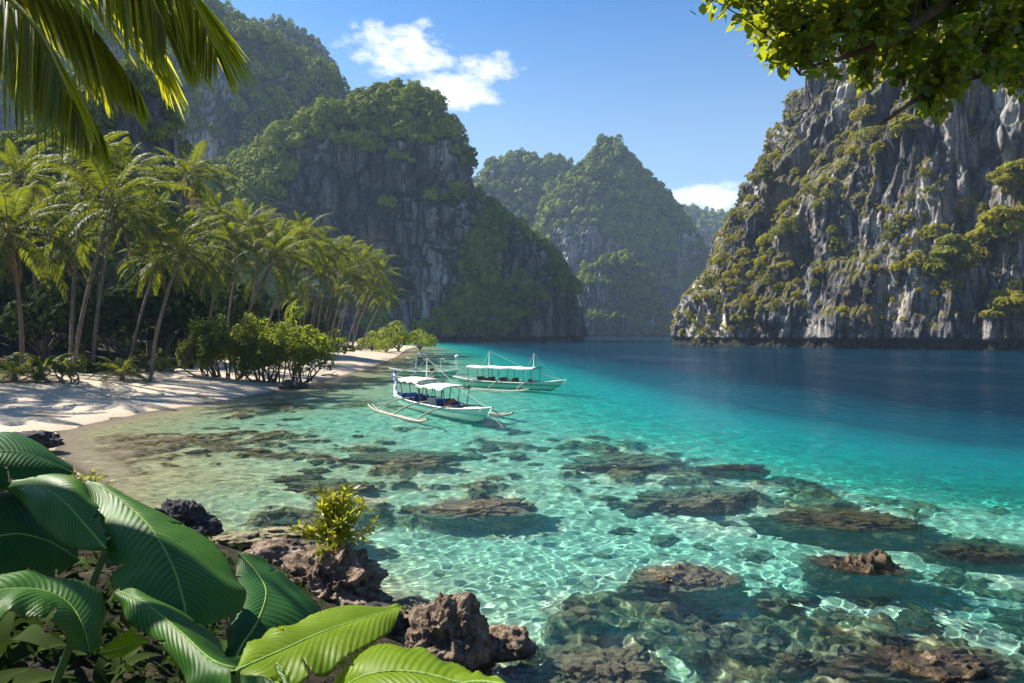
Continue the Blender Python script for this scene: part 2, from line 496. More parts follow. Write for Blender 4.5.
scat = k.math('SUBTRACT', 1.0, k.math('POWER', math.e, k.math('MULTIPLY', k.math('POWER', k.math('MULTIPLY', d, 0.145), 2.2), -1.0)))
dcol = k.ramp(k.math('MULTIPLY', d, 1 / 20.0), [(0.0, (0.12, 0.34, 0.17)), (0.11, (0.006, 0.40, 0.36)), (0.21, (0.001, 0.30, 0.335)), (0.42, (0.0, 0.060, 0.095)), (0.80, (0.0, 0.016, 0.034))])
b1 = k.noise(k.mapping(p, (1.0, 1.6, 1)), 1.3, 5, 0.6, 0.5)
b2 = k.noise(k.mapping(p, (1.0, 1.7, 1)), 0.16, 6, 0.6, 0.4)
nb = k.bump(k.math('ADD', k.math('MULTIPLY', b1, 0.35), k.math('MULTIPLY', b2, 1.4)), 0.75, 0.35)
refr = k.new("BsdfRefraction", distribution='BECKMANN'); k.l.new(comb.outputs[0], refr.inputs["Color"]); refr.inputs["Roughness"].default_value = 0.0; refr.inputs["IOR"].default_value = 1.33
dif = k.new("BsdfDiffuse"); k.l.new(dcol, dif.inputs["Color"])
body = k.mixsh(scat, refr.outputs[0], dif.outputs[0])
gl = k.new("BsdfGlossy"); k.set(gl.inputs["Roughness"], k.rng(k.noise(k.mapping(p, (0.05, 0.022, 1)), 1.0, 4, .6, .5), .48, .64, .035, .16)); k.l.new(nb, gl.inputs["Normal"])
fr = k.new("Fresnel"); fr.inputs["IOR"].default_value = 1.33; k.l.new(nb, fr.inputs["Normal"])
M_WATER = k.done(k.mixsh(k.math('MINIMUM', fr.outputs[0], 0.42), body, gl.outputs[0]))
water = obj("water", mesh_np("water", wv, grid_faces(*WX.shape)[:, ::-1], True, {"depth": dep.ravel()}), M_WATER)
tag(water, kind="structure", label="clear turquoise lagoon water, deep blue towards the cliffs")
water.cycles.is_caustics_caster = True
ground.cycles.is_caustics_receiver = True
sun_data.cycles.is_caustics_light = True

# ------------------------------------------------------------------ haze
hz = bmesh.new(); bmesh.ops.create_cube(hz, size=1.0)
k = Nodes("sea_haze")
pv = k.new("VolumePrincipled"); pv.inputs["Color"].default_value = (0.52, 0.72, 1.0, 1)
pv.inputs["Density"].default_value = 0.00014; pv.inputs["Anisotropy"].default_value = 0.05
k.l.new(pv.outputs[0], k.out.inputs["Volume"])
HAZE = obj("haze", hz, k.m); HAZE.scale = (6000, 6000, 480); HAZE.location = (0, 2000, 480 / 2 - 24)
tag(HAZE, kind="stuff", label="pale sea haze softening the far hills")
# ------------------------------------------------------------------ karst hills
def crom(pts, n):
    """Catmull-Rom through pts (K x D) sampled n times"""
    P = np.asarray(pts, float); K = len(P)
    t = np.linspace(0, K - 1, n); i = np.minimum(t.astype(int), K - 2); f = (t - i)[:, None]
    p0, p1, p2, p3 = P[np.maximum(i - 1, 0)], P[i], P[i + 1], P[np.minimum(i + 2, K - 1)]
    return 0.5 * (2 * p1 + (p2 - p0) * f + (2 * p0 - 5 * p1 + 4 * p2 - p3) * f ** 2 + (3 * p1 - p0 - 3 * p2 + p3) * f ** 3)

SURF = {}
DROP = {'steep': 9, 'high': 13, 'dark': 4, 'hazy': 8, 'tall': 9, 'small': 6}   # the crowns of the wood add this to the skyline
def tower(name, D, prof, depth, label, nth=420, nz=200, rough=0.10, seed=1, flute=1.0, lean=0.0, rock=0.0, ystep=0.0, mat=None):
    """a limestone hill: stacked rounded levels. prof = (py, xl, xr) rows from the foot up, pixels at distance D.
    depth = half thickness / half width; lean shifts the levels back with height (a gentler slope in front)"""
    pr = np.array(prof, float)
    pr[1:, 0] += DROP.get(label.split()[0], 0) * np.clip((330 - pr[1:, 0]) / 60, 0, 1)
    z = (HORIZON - pr[:, 0]) / FPX * D + CAM_H
    xl, xr = (pr[:, 1] - 512) / FPX * D, (pr[:, 2] - 512) / FPX * D
    z[0] = -19.0
    zz = np.concatenate([np.linspace(z[0], 0, 8, endpoint=False), np.linspace(0, z[-1], nz - 8)])
    L, Rr = np.interp(zz, z, xl), np.interp(zz, z, xr)
    zt = zz[-1]
    # round the top off
    mid, half = (L + Rr) / 2, np.maximum((Rr - L) / 2, 0.02)
    th = np.linspace(0, 2 * math.pi, nth, endpoint=False)
    T, Zg = np.meshgrid(th, zz, indexing='ij')
    M, H = mid[None, :], half[None, :]
    H0 = half.max()
    by = depth * H0 * (H / H0) ** 0.8
    ct, st = np.cos(T), np.sin(T)
    sq = lambda c: np.sign(c) * np.abs(c) ** 0.85
    x = M + H * sq(ct); y = D + by * sq(st) + lean * Zg + ystep
    s0 = 1.0 / (0.42 * H0)
    big = fbm(x * s0, y * s0, Zg * s0 * 0.6, 4, seed, 0.55)
    fl = ridged(x * 0.045, y * 0.045, Zg * 0.010, 4, seed + 20)
    sm = fbm(x * 0.11, y * 0.11, Zg * 0.05, 4, seed + 40)
    fine = fbm(x * 0.4, y * 0.4, Zg * 0.09, 3, seed + 60)
    ledge = fbm(x * 0.018, y * 0.018, Zg * 0.075, 3, seed + 80)
    low = sstep(-2, 8, Zg)
    disp = rough * H0 * big * (0.35 + 0.65 * np.minimum(1, H / (0.4 * H0))) + flute * (3.2 * fl + 2.6 * sm + 0.7 * fine + 3.0 * ledge) * np.minimum(1, H / (0.25 * H0) + 0.1)
    disp = disp * np.where(np.abs(ct) > 0.9, 0.75, 1.0)
    notch = -3.0 * sstep(3.4, 1.6, Zg)
    x = x + ct * (disp + notch); y = y + st * (disp + notch)
    zo = Zg + 0.06 * (zt) * fbm(x * s0 * 1.3, y * s0 * 1.3, 0, 3, seed + 7) * sstep(0.0, 0.3, Zg / zt)
    v = np.stack([x, y, zo], -1).reshape(-1, 3)
    f = grid_faces(nth, len(zz), True)
    # cap
    c = len(v); top = np.arange(nth) * len(zz) + len(zz) - 1
    v = np.vstack([v, v[top].mean(0, keepdims=True) + [0, 0, 1.5]])
    cap = np.stack([top, np.roll(top, -1), np.full(nth, c)], -1)
    o = obj(name, mesh_np(name, v, [f, cap], True), mat or M_MOUNT)
    tag(o, kind="structure", label=label)
    SURF[o.name] = (np.stack([x, y, zo], -1), np.stack([x, y, zo], -1))
    return o

def surf_normals(P, wrap=True):
    if wrap:
        du = np.roll(P, -1, 0) - np.roll(P, 1, 0)
    else:
        du = np.gradient(P, axis=0)
    dv = np.gradient(P, axis=1)
    n = np.cross(du, dv)
    return n / np.maximum(np.linalg.norm(n, axis=-1, keepdims=True), 1e-9)

tower("mountain", 430, [(345, 60, 572), (300, 90, 566), (262, 110, 552), (240, 135, 538), (222, 160, 516), (205, 185, 494), (180, 225, 480), (150, 262, 470), (125, 292, 461), (110, 320, 451), (98, 345, 436), (90, 362, 420), (85, 380, 405)], 0.34,
      "steep forested limestone mountain with bare grey rock face, behind the beach", 640, 300, 0.09, 3, 1.25, 0.10)
tower("headland", 405, [(345, 425, 584), (320, 432, 581), (290, 442, 571), (265, 453, 556), (245, 464, 541), (230, 474, 527), (219, 484, 515), (212, 494, 506)], 0.5,
      "dark rocky headland with a sunlit wooded top at the foot of the mountain", 420, 170, 0.08, 5, 1.0, 0.08)
tower("ridge", 620, [(345, -420, 470), (250, -300, 440), (180, -270, 405), (140, -255, 375), (110, -240, 352), (90, -225, 330), (70, -210, 305), (50, -190, 278), (30, -165, 245), (10, -130, 214), (-15, -90, 188), (-50, -30, 155), (-75, 20, 130)], 0.25,
      "high hazy forested ridge falling from the top left towards the mountain", 620, 260, 0.08, 9, 1.5, 0.12)
tower("ridge_top", 820, [(345, 60, 480), (200, 130, 400), (120, 180, 356), (92, 200, 344), (70, 215, 333), (50, 228, 319), (36, 240, 304), (27, 248, 290), (22, 256, 276)], 0.4,
      "dark wooded knoll rising behind the high ridge", 420, 170, 0.05, 13, 1.5)
tower("mountain", 1080, [(340, 400, 720), (260, 430, 690), (215, 450, 640), (190, 470, 608), (172, 485, 588), (160, 500, 572), (150, 520, 560), (145, 535, 548)], 0.5,
      "hazy wooded peak left of centre, the lower of the two far peaks", 520, 200, 0.06, 17, 2.2, 0.1)
tower("mountain", 980, [(339, 520, 715), (290, 530, 707), (255, 536, 699), (230, 541, 690), (205, 548, 674), (190, 556, 663), (175, 566, 650), (162, 577, 640), (152, 586, 632), (144, 594, 624)], 0.55,
      "tall hazy karst peak with a sunlit left slope and a shaded right face", 560, 220, 0.06, 19, 2.0, 0.02)
tower("mountain", 1010, [(339, 640, 745), (270, 648, 725), (235, 652, 697), (215, 655, 682), (195, 657, 668), (182, 650, 656)], 0.6,
      "hazy shoulder on the right flank of the far peak", 360, 150, 0.06, 23, 2.0)
tower("hill", 760, [(338, 560, 668), (320, 566, 664), (300, 573, 658), (280, 580, 650), (265, 590, 640), (255, 602, 630), (249, 611, 620)], 0.6,
      "small pointed rock hill at the waters edge in front of the far peak", 360, 140, 0.07, 29, 1.6)
tower("hill", 1600, [(338, 600, 860), (260, 630, 800), (235, 650, 760), (222, 650, 745), (212, 668, 732), (207, 685, 720)], 0.5,
      "farthest blue hill seen in the gap beside the right cliff", 360, 120, 0.05, 31, 3.0)
tower("outcrop", 150, [(340, -120, 232), (300, -60, 215), (240, -20, 192), (190, 10, 178), (150, 30, 170), (120, 55, 163), (100, 75, 157), (85, 95, 150), (72, 112, 142)], 0.55,
      "dark overgrown rock outcrop rising behind the palm grove", 420, 170, 0.07, 37, 0.8, 0.05)

# the near cliff on the right: lofted between its foot line and its top line
BASE = [(118, 372), (86, 340), (69, 296), (84, 262), (104, 236), (126, 210), (150, 186), (182, 160), (230, 140), (300, 130)]
TOPL = [(152, 372), (143, 337), (131, 300), (135, 275), (143, 250), (150, 222), (166, 200), (192, 176), (236, 156), (300, 148)]
NU, NV = 900, 330
bu, tu = crom(BASE, NU), crom(TOPL, NU)
HT = 112.0
vz = np.concatenate([np.linspace(-19, 0, 8, endpoint=False), np.linspace(0, HT, NV - 8)])
Vf = np.clip(vz / HT, 0, 1)[None, :]
CX = bu[:, None, 0] + (tu - bu)[:, None, 0] * Vf
CY = bu[:, None, 1] + (tu - bu)[:, None, 1] * Vf
CZ = np.broadcast_to(vz[None, :], CX.shape).copy()
tg = np.gradient(bu, axis=0); nr = np.stack([-tg[:, 1], tg[:, 0]], -1); nr /= np.linalg.norm(nr, axis=1, keepdims=True)
nr = -nr                                  # out of the rock, towards the water
if nr[NU // 2, 0] > 0: nr = -nr
big = fbm(CX * 0.03, CY * 0.03, CZ * 0.010, 4, 101, 0.55)
fl = ridged(CX * 0.075, CY * 0.075, CZ * 0.008, 5, 121)
crev = np.clip(ridged(CX * 0.035, CY * 0.035, CZ * 0.006, 3, 131) - 0.25, 0, 1)
ledge = fbm(CX * 0.03, CY * 0.03, CZ * 0.11, 4, 141)
sm = fbm(CX * 0.16, CY * 0.16, CZ * 0.03, 4, 151)
fine = fbm(CX * 0.55, CY * 0.55, CZ * 0.07, 3, 161)
disp = 7.5 * big + 4.6 * fl - 11.5 * crev + 1.7 * ledge + 2.6 * sm + 0.9 * fine - 5.5 * sstep(3.8, 1.8, CZ)
disp = disp * (0.35 + 0.65 * sstep(-2, 12, CZ))
CX = CX + nr[:, None, 0] * disp; CY = CY + nr[:, None, 1] * disp
CZ = CZ + (2.0 * sm + 6 * big) * sstep(60, 112, CZ)
PC = np.stack([CX, CY, CZ], -1)
# plateau going back from the top edge
back = PC[:, -1, :][:, None, :] + np.stack([np.linspace(10, 120, 6), np.linspace(8, 90, 6), np.linspace(4, 16, 6)], -1)[None]
PC2 = np.concatenate([PC, back], 1)
cliff = obj("cliff", mesh_np("cliff", PC2.reshape(-1, 3), grid_faces(NU, PC2.shape[1]), True), M_CLIFF)
tag(cliff, kind="structure", label="tall grey and white limestone cliff rising from the deep water on the right")
# ------------------------------------------------------------------ foliage
def mat_leaf(name, dark, light, trans=0.4, back=None, gloss=0.5, spec=0.25, tint=0.0, old=None):
    k = Nodes(name)
    geo = k.new("NewGeometry"); oi = k.new("ObjectInfo")
    r = k.math('ADD', k.math('MULTIPLY', geo.outputs["Random Per Island"], 0.55), k.math('MULTIPLY', oi.outputs["Random"], 0.45))
    if tint: r = k.math('ADD', k.math('MULTIPLY', r, 1 - tint), k.math('MULTIPLY', k.attr("tint"), tint))
    c = k.mix(r, dark, light)
    if old: c = k.mix(k.rng(geo.outputs["Random Per Island"], 0.90, 0.95), c, old)
    ps = k.principled(c, gloss, **{"Specular_IOR_Level": spec})
    tr = k.new("BsdfTranslucent")
    tc = back or tuple(min(1, x * q) for x, q in zip(light, (1.9, 1.7, 0.8)))
    k.set(tr.inputs["Color"], k.mix(r, tuple(x * 0.7 for x in tc), tc))
    return k.done(k.mixsh(trans, ps, tr.outputs[0]))

M_FOREST = mat_leaf("forest_foliage", (0.030, 0.060, 0.011), (0.31, 0.35, 0.045), 0.14, (0.22, 0.28, 0.03), 0.85, 0.05, 0.6)
M_BUSH = mat_leaf("cliff_bush_foliage", (0.095, 0.105, 0.010), (0.30, 0.265, 0.022), 0.42, (0.52, 0.46, 0.03), 0.65, 0.12)
M_CTREE = mat_leaf("cliff_tree_foliage", (0.05, 0.072, 0.010), (0.17, 0.18, 0.022), 0.40, (0.30, 0.31, 0.03), 0.6, 0.12)
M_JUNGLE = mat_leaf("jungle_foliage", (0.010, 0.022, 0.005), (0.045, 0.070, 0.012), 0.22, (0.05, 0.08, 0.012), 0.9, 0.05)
M_BROAD = mat_leaf("bright_broadleaf_foliage", (0.060, 0.100, 0.010), (0.17, 0.230, 0.020), 0.46, (0.40, 0.46, 0.03), 0.55, 0.15)
M_PALM = mat_leaf("palm_leaflets", (0.020, 0.045, 0.007), (0.085, 0.118, 0.013), 0.34, (0.26, 0.30, 0.012), 0.6, 0.14, 0.0, (0.20, 0.13, 0.03))
M_FERN = mat_leaf("fern_leaflets", (0.035, 0.065, 0.010), (0.10, 0.145, 0.016), 0.42, (0.26, 0.33, 0.03), 0.5, 0.2)

def mat_bark(name, a, b, rings=0.0):
    k = Nodes(name); p = k.coord("Object")
    n = k.noise(k.mapping(p, (3, 3, 0.8)), 2.0, 6, 0.65)
    c = k.ramp(n, [(0.3, a), (0.7, b)])
    h = n
    if rings:
        w = k.new("TexWave", bands_direction='Z'); k.l.new(p, w.inputs[0]); w.inputs["Scale"].default_value = rings
        w.inputs["Distortion"].default_value = 1.2
        c = k.mix(k.math('MULTIPLY', k.rng(w.outputs["Fac"], 0.35, 0.1), 0.5), c, tuple(x * 0.35 for x in a))
        h = k.math('ADD', n, w.outputs["Fac"])
    return k.done(k.principled(c, 0.9, k.bump(h, 0.7, 0.05), **{"Specular_IOR_Level": 0.15}))
M_BARK = mat_bark("bark", (0.05, 0.04, 0.03), (0.16, 0.125, 0.095))
M_PBARK = mat_bark("palm_bark", (0.14, 0.10, 0.075), (0.34, 0.26, 0.20), 5.0)
M_RACHIS = mat_bark("palm_rachis", (0.16, 0.15, 0.03), (0.28, 0.24, 0.05))
M_NUT = mat_bark("coconut_husk", (0.07, 0.075, 0.015), (0.17, 0.13, 0.035))

def unit(v): return v / np.maximum(np.linalg.norm(v, axis=-1, keepdims=True), 1e-9)

def leaf_quads(c, n, size, rg, aspect=0.5, fold=0.0):
    """diamond leaves at c, facing n"""
    N = len(c); n = unit(n)
    t = unit(np.cross(n, rg.normal(size=(N, 3)))); b = np.cross(n, t)
    s = np.broadcast_to(np.asarray(size, float), (N,))[:, None]
    v = np.stack([c - t * s * .5, c + b * s * aspect * .5 - n * s * fold, c + t * s * .5, c - b * s * aspect * .5 - n * s * fold], 1).reshape(-1, 3)
    return v, np.arange(4 * N).reshape(-1, 4)

def crown_pts(rg, nleaf, lobes, flat=0.75, spread=0.62, lobe_r=(0.32, 0.5), low=-0.35):
    """points and normals over an uneven dome of lobes, unit radius, standing on z=0"""
    L = []
    for i in range(lobes):
        a = rg.random() * 6.283; rr = spread * math.sqrt(rg.random())
        zc = flat * (0.28 + 0.60 * (1 - (rr / spread) ** 2) * rg.random() ** 0.5 + 0.12 * rg.random())
        L.append((rr * math.cos(a), rr * math.sin(a), zc, rg.uniform(*lobe_r)))
    L = np.array(L)
    idx = rg.integers(0, lobes, nleaf * 3)
    d = unit(rg.normal(size=(nleaf * 3, 3)))
    d[:, 2] = np.where(d[:, 2] < low, -d[:, 2], d[:, 2])
    r = L[idx, 3] * rg.uniform(0.72, 1.04, nleaf * 3)
    p = L[idx, :3] + d * r[:, None] * [1, 1, flat]
    inside = np.zeros(len(p), bool)
    for j in range(lobes):
        q = (p - L[j, :3]) / [1, 1, flat]
        inside |= (np.linalg.norm(q, axis=1) < L[j, 3] * 0.70)
    p, d = p[~inside][:nleaf], d[~inside][:nleaf]
    return p, d, L

def round_crown(rg, nleaf, size, flat):
    v, f = crown_mesh("p", rg, nleaf, 5 + int(rg.integers(4)), size, flat, spread=.46, lobe_r=(.36, .56), low=-.6)
    return v, f

def crown_mesh(name, rg, nleaf, lobes, size, flat=0.75, aspect=0.6, core=True, **kw):
    p, d, L = crown_pts(rg, nleaf, lobes, flat, **kw)
    v, f = leaf_quads(p, d + rg.normal(size=d.shape) * 0.20, size * rg.uniform(0.6, 1.3, len(p)), rg, aspect, 0.06)
    return v, f

def tri_tube(pts, rad, n=6):
    """a tube mesh (verts, faces) along pts with radii"""
    P = np.asarray(pts, float); K = len(P); rad = np.broadcast_to(rad, (K,))
    t = unit(np.gradient(P, axis=0)); up = np.array([0.3, 0.2, 1.0]); 
    if abs(t[0] @ unit(up)) > 0.9: up = np.array([1.0, 0.1, 0.2])
    b = unit(np.cross(t, up)); c = np.cross(b, t)
    a = np.linspace(0, 2 * math.pi, n, endpoint=False)
    v = P[:, None] + rad[:, None, None] * (np.cos(a)[None, :, None] * b[:, None] + np.sin(a)[None, :, None] * c[:, None])
    v = v.reshape(-1, 3)
    I, J = np.meshgrid(np.arange(K - 1), np.arange(n), indexing='ij'); J2 = (J + 1) % n
    f = np.stack([I * n + J, I * n + J2, (I + 1) * n + J2, (I + 1) * n + J], -1).reshape(-1, 4)
    return v, f

class Acc:
    """collects quads into one mesh"""
    def __init__(self): self.v, self.f, self.n = [], [], 0
    def add(self, v, f):
        self.v.append(np.asarray(v, float)); self.f.append(np.asarray(f) + self.n); self.n += len(v); return self
    def tube(self, pts, rad, n=6): return self.add(*tri_tube(pts, rad, n))
    def mesh(self, name, smooth=True, attrs=None): return mesh_np(name, np.concatenate(self.v), np.concatenate(self.f), smooth, attrs)

# ---- the woods of the hills: one mass per hill
PROTO = [round_crown(np.random.default_rng(200 + i), 190, 0.30, (0.95, 1.15, 0.85, 1.3)[i % 4]) for i in range(8)]
PROTO_S = [round_crown(np.random.default_rng(300 + i), 80, 0.46, (0.95, 1.15, 0.85)[i % 3]) for i in range(6)]

def surface_points(P, n, rg, prob, wrap=True):
    """n random points on surface grid P (i,j,3) with probability field prob and visible from the front"""
    N = surf_normals(P, wrap)
    du = np.linalg.norm(np.roll(P, -1, 0) - P, axis=-1); dv = np.linalg.norm(np.gradient(P, axis=1), axis=-1)
    if not wrap: du[-1] = 0
    w = du * dv * prob
    w[P[..., 2] < 1.5] = 0
    w = (w / w.sum()).ravel()
    idx = rg.choice(w.size, n, p=w)
    return P.reshape(-1, 3)[idx] + rg.normal(size=(n, 3)) * 0.3, N.reshape(-1, 3)[idx]

def veg_prob(P, seed, bias=0.0, s=0.02, wrap=True, slope=1.15, nz_k=0.9):
    N = surf_normals(P, wrap)
    # smooth the slope a little
    nz = N[..., 2]
    for _ in range(6):
        nz = (nz + np.roll(nz, 1, 0) + np.roll(nz, -1, 0)) / 3
        nz[:, 1:-1] = (nz[:, 1:-1] + nz[:, 2:] + nz[:, :-2]) / 3
    n = fbm(P[..., 0] * s, P[..., 1] * s, P[..., 2] * s * 0.6, 4, seed)
    v = sstep(0.15, 0.55, nz * slope + nz_k * n + (bias(P) if callable(bias) else bias))
    toc = unit(np.array([0, 0, 6.0]) - P); vis = sstep(-0.45, -0.15, (N * toc).sum(-1))
    return v * vis, n

def forest(host, n, rmin, rmax, seed, label, protos, bias=0.0, s=0.02, slope=1.15, sink=0.25, nz_k=0.9, extra=None):
    rg = np.random.default_rng(seed); P = SURF[host][0]
    pr, nn = veg_prob(P, seed, bias, s, True, slope, nz_k)
    if extra is not None: pr = pr * extra(P)
    pts, nor = surface_points(P, n, rg, pr + 1e-9)
    V, F, T, off = [], [], [], 0
    for q, nv in zip(pts, nor):
        pv, pf = protos[rg.integers(len(protos))]
        r = rmin + (rmax - rmin) * rg.random() ** 1.8
        a = rg.random() * 6.283; ca, sa = math.cos(a) * r, math.sin(a) * r
        zs = r * rg.uniform(0.8, 1.25)
        v = np.stack([pv[:, 0] * ca - pv[:, 1] * sa, pv[:, 0] * sa + pv[:, 1] * ca, pv[:, 2] * zs], -1)
        out = nv * [1, 1, 0.2] * r * 0.25
        V.append(v + q + out - [0, 0, sink * r]); F.append(pf + off); off += len(pv)
        T.append(np.full(len(pv), rg.random()))
    o = obj("forest", mesh_np("forest", np.concatenate(V), np.concatenate(F), False, {"tint": np.concatenate(T)}), M_FOREST)
    tag(o, label, kind="stuff")
    return o

forest("mountain", 2600, 3.5, 8.5, 401, "dense wood over the top and lower slopes of the near mountain", PROTO, lambda P: -0.18 + 0.70 * sstep(-108, -145, P[..., 0]) - 0.42 * sstep(15, 35, P[..., 2]) * sstep(118, 95, P[..., 2]) * sstep(-125, -105, P[..., 0]) * sstep(0, -30, P[..., 0]), 0.014)
forest("headland", 900, 2.5, 6.5, 402, "wood on the sunlit top of the dark headland", PROTO, lambda P: -0.34 + 0.85 * sstep(2, -14, P[..., 0]), 0.025)
forest("ridge", 3600, 4.5, 10.5, 403, "wood covering the high hazy ridge", PROTO, 0.32, 0.012)
forest("ridge_top", 1100, 4.0, 7.5, 404, "wood on the knoll behind the ridge", PROTO_S, 0.4, 0.012)
forest("mountain.001", 1500, 6.0, 13.0, 405, "hazy wood on the lower far peak", PROTO_S, 0.30, 0.010)
forest("mountain.002", 2300, 5.0, 12.0, 406, "hazy wood on the sunlit left slope of the tall far peak", PROTO_S, -0.05, 0.012)
forest("mountain.003", 1100, 4.0, 8.0, 407, "hazy wood on the right shoulder of the far peak", PROTO_S, 0.30, 0.012)
forest("hill", 1000, 2.5, 6.0, 408, "wood on the small pointed hill by the water", PROTO_S, 0.05, 0.02)
forest("hill.001", 1000, 7.0, 13.0, 409, "wood on the farthest blue hill", PROTO_S, 0.5, 0.01)
forest("outcrop", 1300, 1.0, 3.2, 410, "dark creepers and small trees over the outcrop behind the palms", PROTO, 0.30, 0.04)

# ---- bushes and trees of the right cliff, each its own
def project(P):
    """pixels and depth of points"""
    c, s = math.cos(PITCH), math.sin(PITCH)
    x, y, z = P[..., 0], P[..., 1], P[..., 2] - CAM_H
    d = y * c - z * s; v = y * s + z * c
    d = np.maximum(d, 0.01)
    return 512 + FPX * x / d, 341.5 - FPX * v / d, d
PX, PY, PD = project(PC)
def cliff_at(px, py):
    m = np.hypot(PX - px, PY - py); near_ = m < 5.0
    dd = np.where(near_, PD, 1e9); i = np.unravel_index(np.argmin(dd), dd.shape)
    if dd[i] > 1e8: i = np.unravel_index(np.argmin(m), m.shape)
    return PC[i]

def bush_proto(name, seed, nleaf, lobes, size, flat, mat, label, cat, spread=.62):
    rg = np.random.default_rng(seed)
    v, f = crown_mesh("crown", rg, nleaf, lobes, size, flat, spread=spread, low=-0.8)
    v[:, 2] -= 0.28 * flat
    root = empty(name, (0, 0, 0), label, cat)
    obj("crown", mesh_np("crown", v, f, False), mat, root)
    st = Acc()
    for i in range(4):
        a = rg.random() * 6.28; e = np.array([math.cos(a) * .35, math.sin(a) * .35, flat * .55])
        st.tube([np.array([0, 0, -0.35]), e * .5 + [0, 0, .02], e], [0.06, 0.04, 0.02], 5)
    obj("stem", st.mesh("stem"), M_BARK, root)
    return root

def layered_tree(name, seed, mat, label, cat, h=1.0, tiers=5, leaf=0.13, nleaf=130, wide=0.42):
    """a tree whose crown is broken into flat tiers; unit height"""
    rg = np.random.default_rng(seed)
    root = empty(name, (0, 0, 0), label, cat)
    tr, V, F, off = Acc(), [], [], 0
    top = np.array([0.05, 0.03, 0.86])
    tr.tube(crom([(0, 0, -0.08), (0.03, 0.01, .3), (-.01, .02, .6), top], 8), np.linspace(0.034, 0.012, 8), 7)
    for i in range(tiers):
        z = 0.42 + 0.48 * i / max(1, tiers - 1) + rg.normal() * .03
        a = i * 2.4 + rg.random(); rr = wide * (1.0 - 0.65 * i / tiers) * rg.uniform(.5, .95) * 0.62
        c = np.array([math.cos(a) * rr, math.sin(a) * rr, z])
        tr.tube(crom([(0.01, 0.01, z - .18), (c[0] * .5, c[1] * .5, z - .08), tuple(c)], 5), np.linspace(0.014, 0.005, 5), 5)
        v, f = crown_mesh("c", rg, nleaf, 6, leaf / (wide * .62), 0.6, low=-.7)
        s = wide * rg.uniform(.5, .72)
        V.append(v * [s, s, s * 1.0] + c - [0, 0, .05]); F.append(f + off); off += len(v)
    obj("trunk", tr.mesh("trunk"), M_BARK, root)
    obj("crown", mesh_np("crown", np.concatenate(V), np.concatenate(F), False), mat, root)
    return root

CG = "bushes rooted in the cracks of the right cliff"
b_kinds = [bush_proto("cliff_bush", 501, 420, 9, 0.22, 0.95, M_BUSH, "rounded yellow green bush growing from the steep limestone cliff", "bush"),
           bush_proto("cliff_bush", 502, 380, 7, 0.24, 0.8, M_BUSH, "low spreading yellow green bush growing from the steep limestone cliff", "bush"),
           bush_proto("cliff_bush", 503, 420, 10, 0.22, 1.15, M_CTREE, "taller green bush growing from the steep limestone cliff", "bush")]
for b in b_kinds: b["group"] = CG
SPOTS = [(765, 157, 2.6), (752, 176, 2.4), (775, 148, 2.2), (748, 193, 2.2), (736, 216, 2.2), (727, 236, 2.4), (714, 256, 2.4), (703, 276, 2.4), (693, 296, 2.2), (686, 312, 2.0), (702, 292, 2.2),
         (722, 252, 2.4), (812, 150, 2.2), (800, 165, 2.2), (862, 116, 3.2), (866, 131, 2.8), (856, 146, 2.2), (871, 148, 2.6), (882, 140, 3.2), (896, 134, 3.0), (836, 150, 2.0), (841, 160, 2.2), (846, 128, 2.2),
         (790, 196, 2.2), (786, 216, 2.6), (791, 226, 2.0), (776, 230, 2.4), (760, 241, 2.4), (741, 246, 2.4), (816, 266, 2.4), (836, 241, 2.4), (831, 226, 1.8), (801, 256, 2.6), (771, 301, 2.2), (766, 276, 2.4),
         (906, 196, 1.8), (926, 186, 1.6), (890, 226, 2.8), (885, 236, 2.2), (902, 216, 1.8), (951, 281, 3.0), (926, 270, 2.4), (896, 271, 2.6), (916, 257, 3.0), (931, 291, 1.8), (871, 261, 1.8),
         (760, 262, 2.2), (748, 270, 2.0), (735, 262, 1.8), (726, 280, 2.0), (716, 300, 1.8), (745, 300, 1.8), (708, 318, 1.8), (695, 325, 1.6), (801, 300, 1.6), (810, 283, 1.8), (782, 262, 2.2), (795, 275, 1.8),
         (905, 240, 2.6), (925, 235, 2.6), (940, 225, 2.4), (980, 250, 2.6), (965, 262, 2.4), (975, 240, 2.4), (1010, 282, 2.2), (878, 205, 1.6), (830, 190, 1.8), (822, 175, 1.8), (815, 200, 1.6), (805, 185, 1.6)]
rg = np.random.default_rng(77)
pr, _ = veg_prob(PC, 601, 0.08, 0.05, False, 1.5, 0.8)
leftw = sstep(235, 120, np.arange(NU)[:, None] * 0 + PX) if False else np.where(PX < 800, 1.0, 0.22)
pts, _n = surface_points(PC, 205, rg, pr * leftw * (PX > 660) * (PX < 1030) * (PY < 333) + 1e-12, False)
used = [False] * 3
def put(kinds, q, r, rz, flat=1.0):
    i = int(rg.integers(len(kinds))); s = (r, r, r * flat)
    if not used[i]:
        b = kinds[i]; used[i] = True; b.location = q; b.rotation_euler = (0, 0, rz); b.scale = s
    else: copy_thing(kinds[i], q, rz, s)
for (px, py, r) in SPOTS:
    q = cliff_at(px, py + 3); put(b_kinds, (q[0] - .4, q[1] - .3, q[2] - .2), r * rg.uniform(1.1, 1.6), rg.random() * 6.28, rg.uniform(.85, 1.2))
for q in pts:
    put(b_kinds, (q[0], q[1], q[2] - .2), rg.uniform(1.2, 2.6), rg.random() * 6.28, rg.uniform(.8, 1.2))

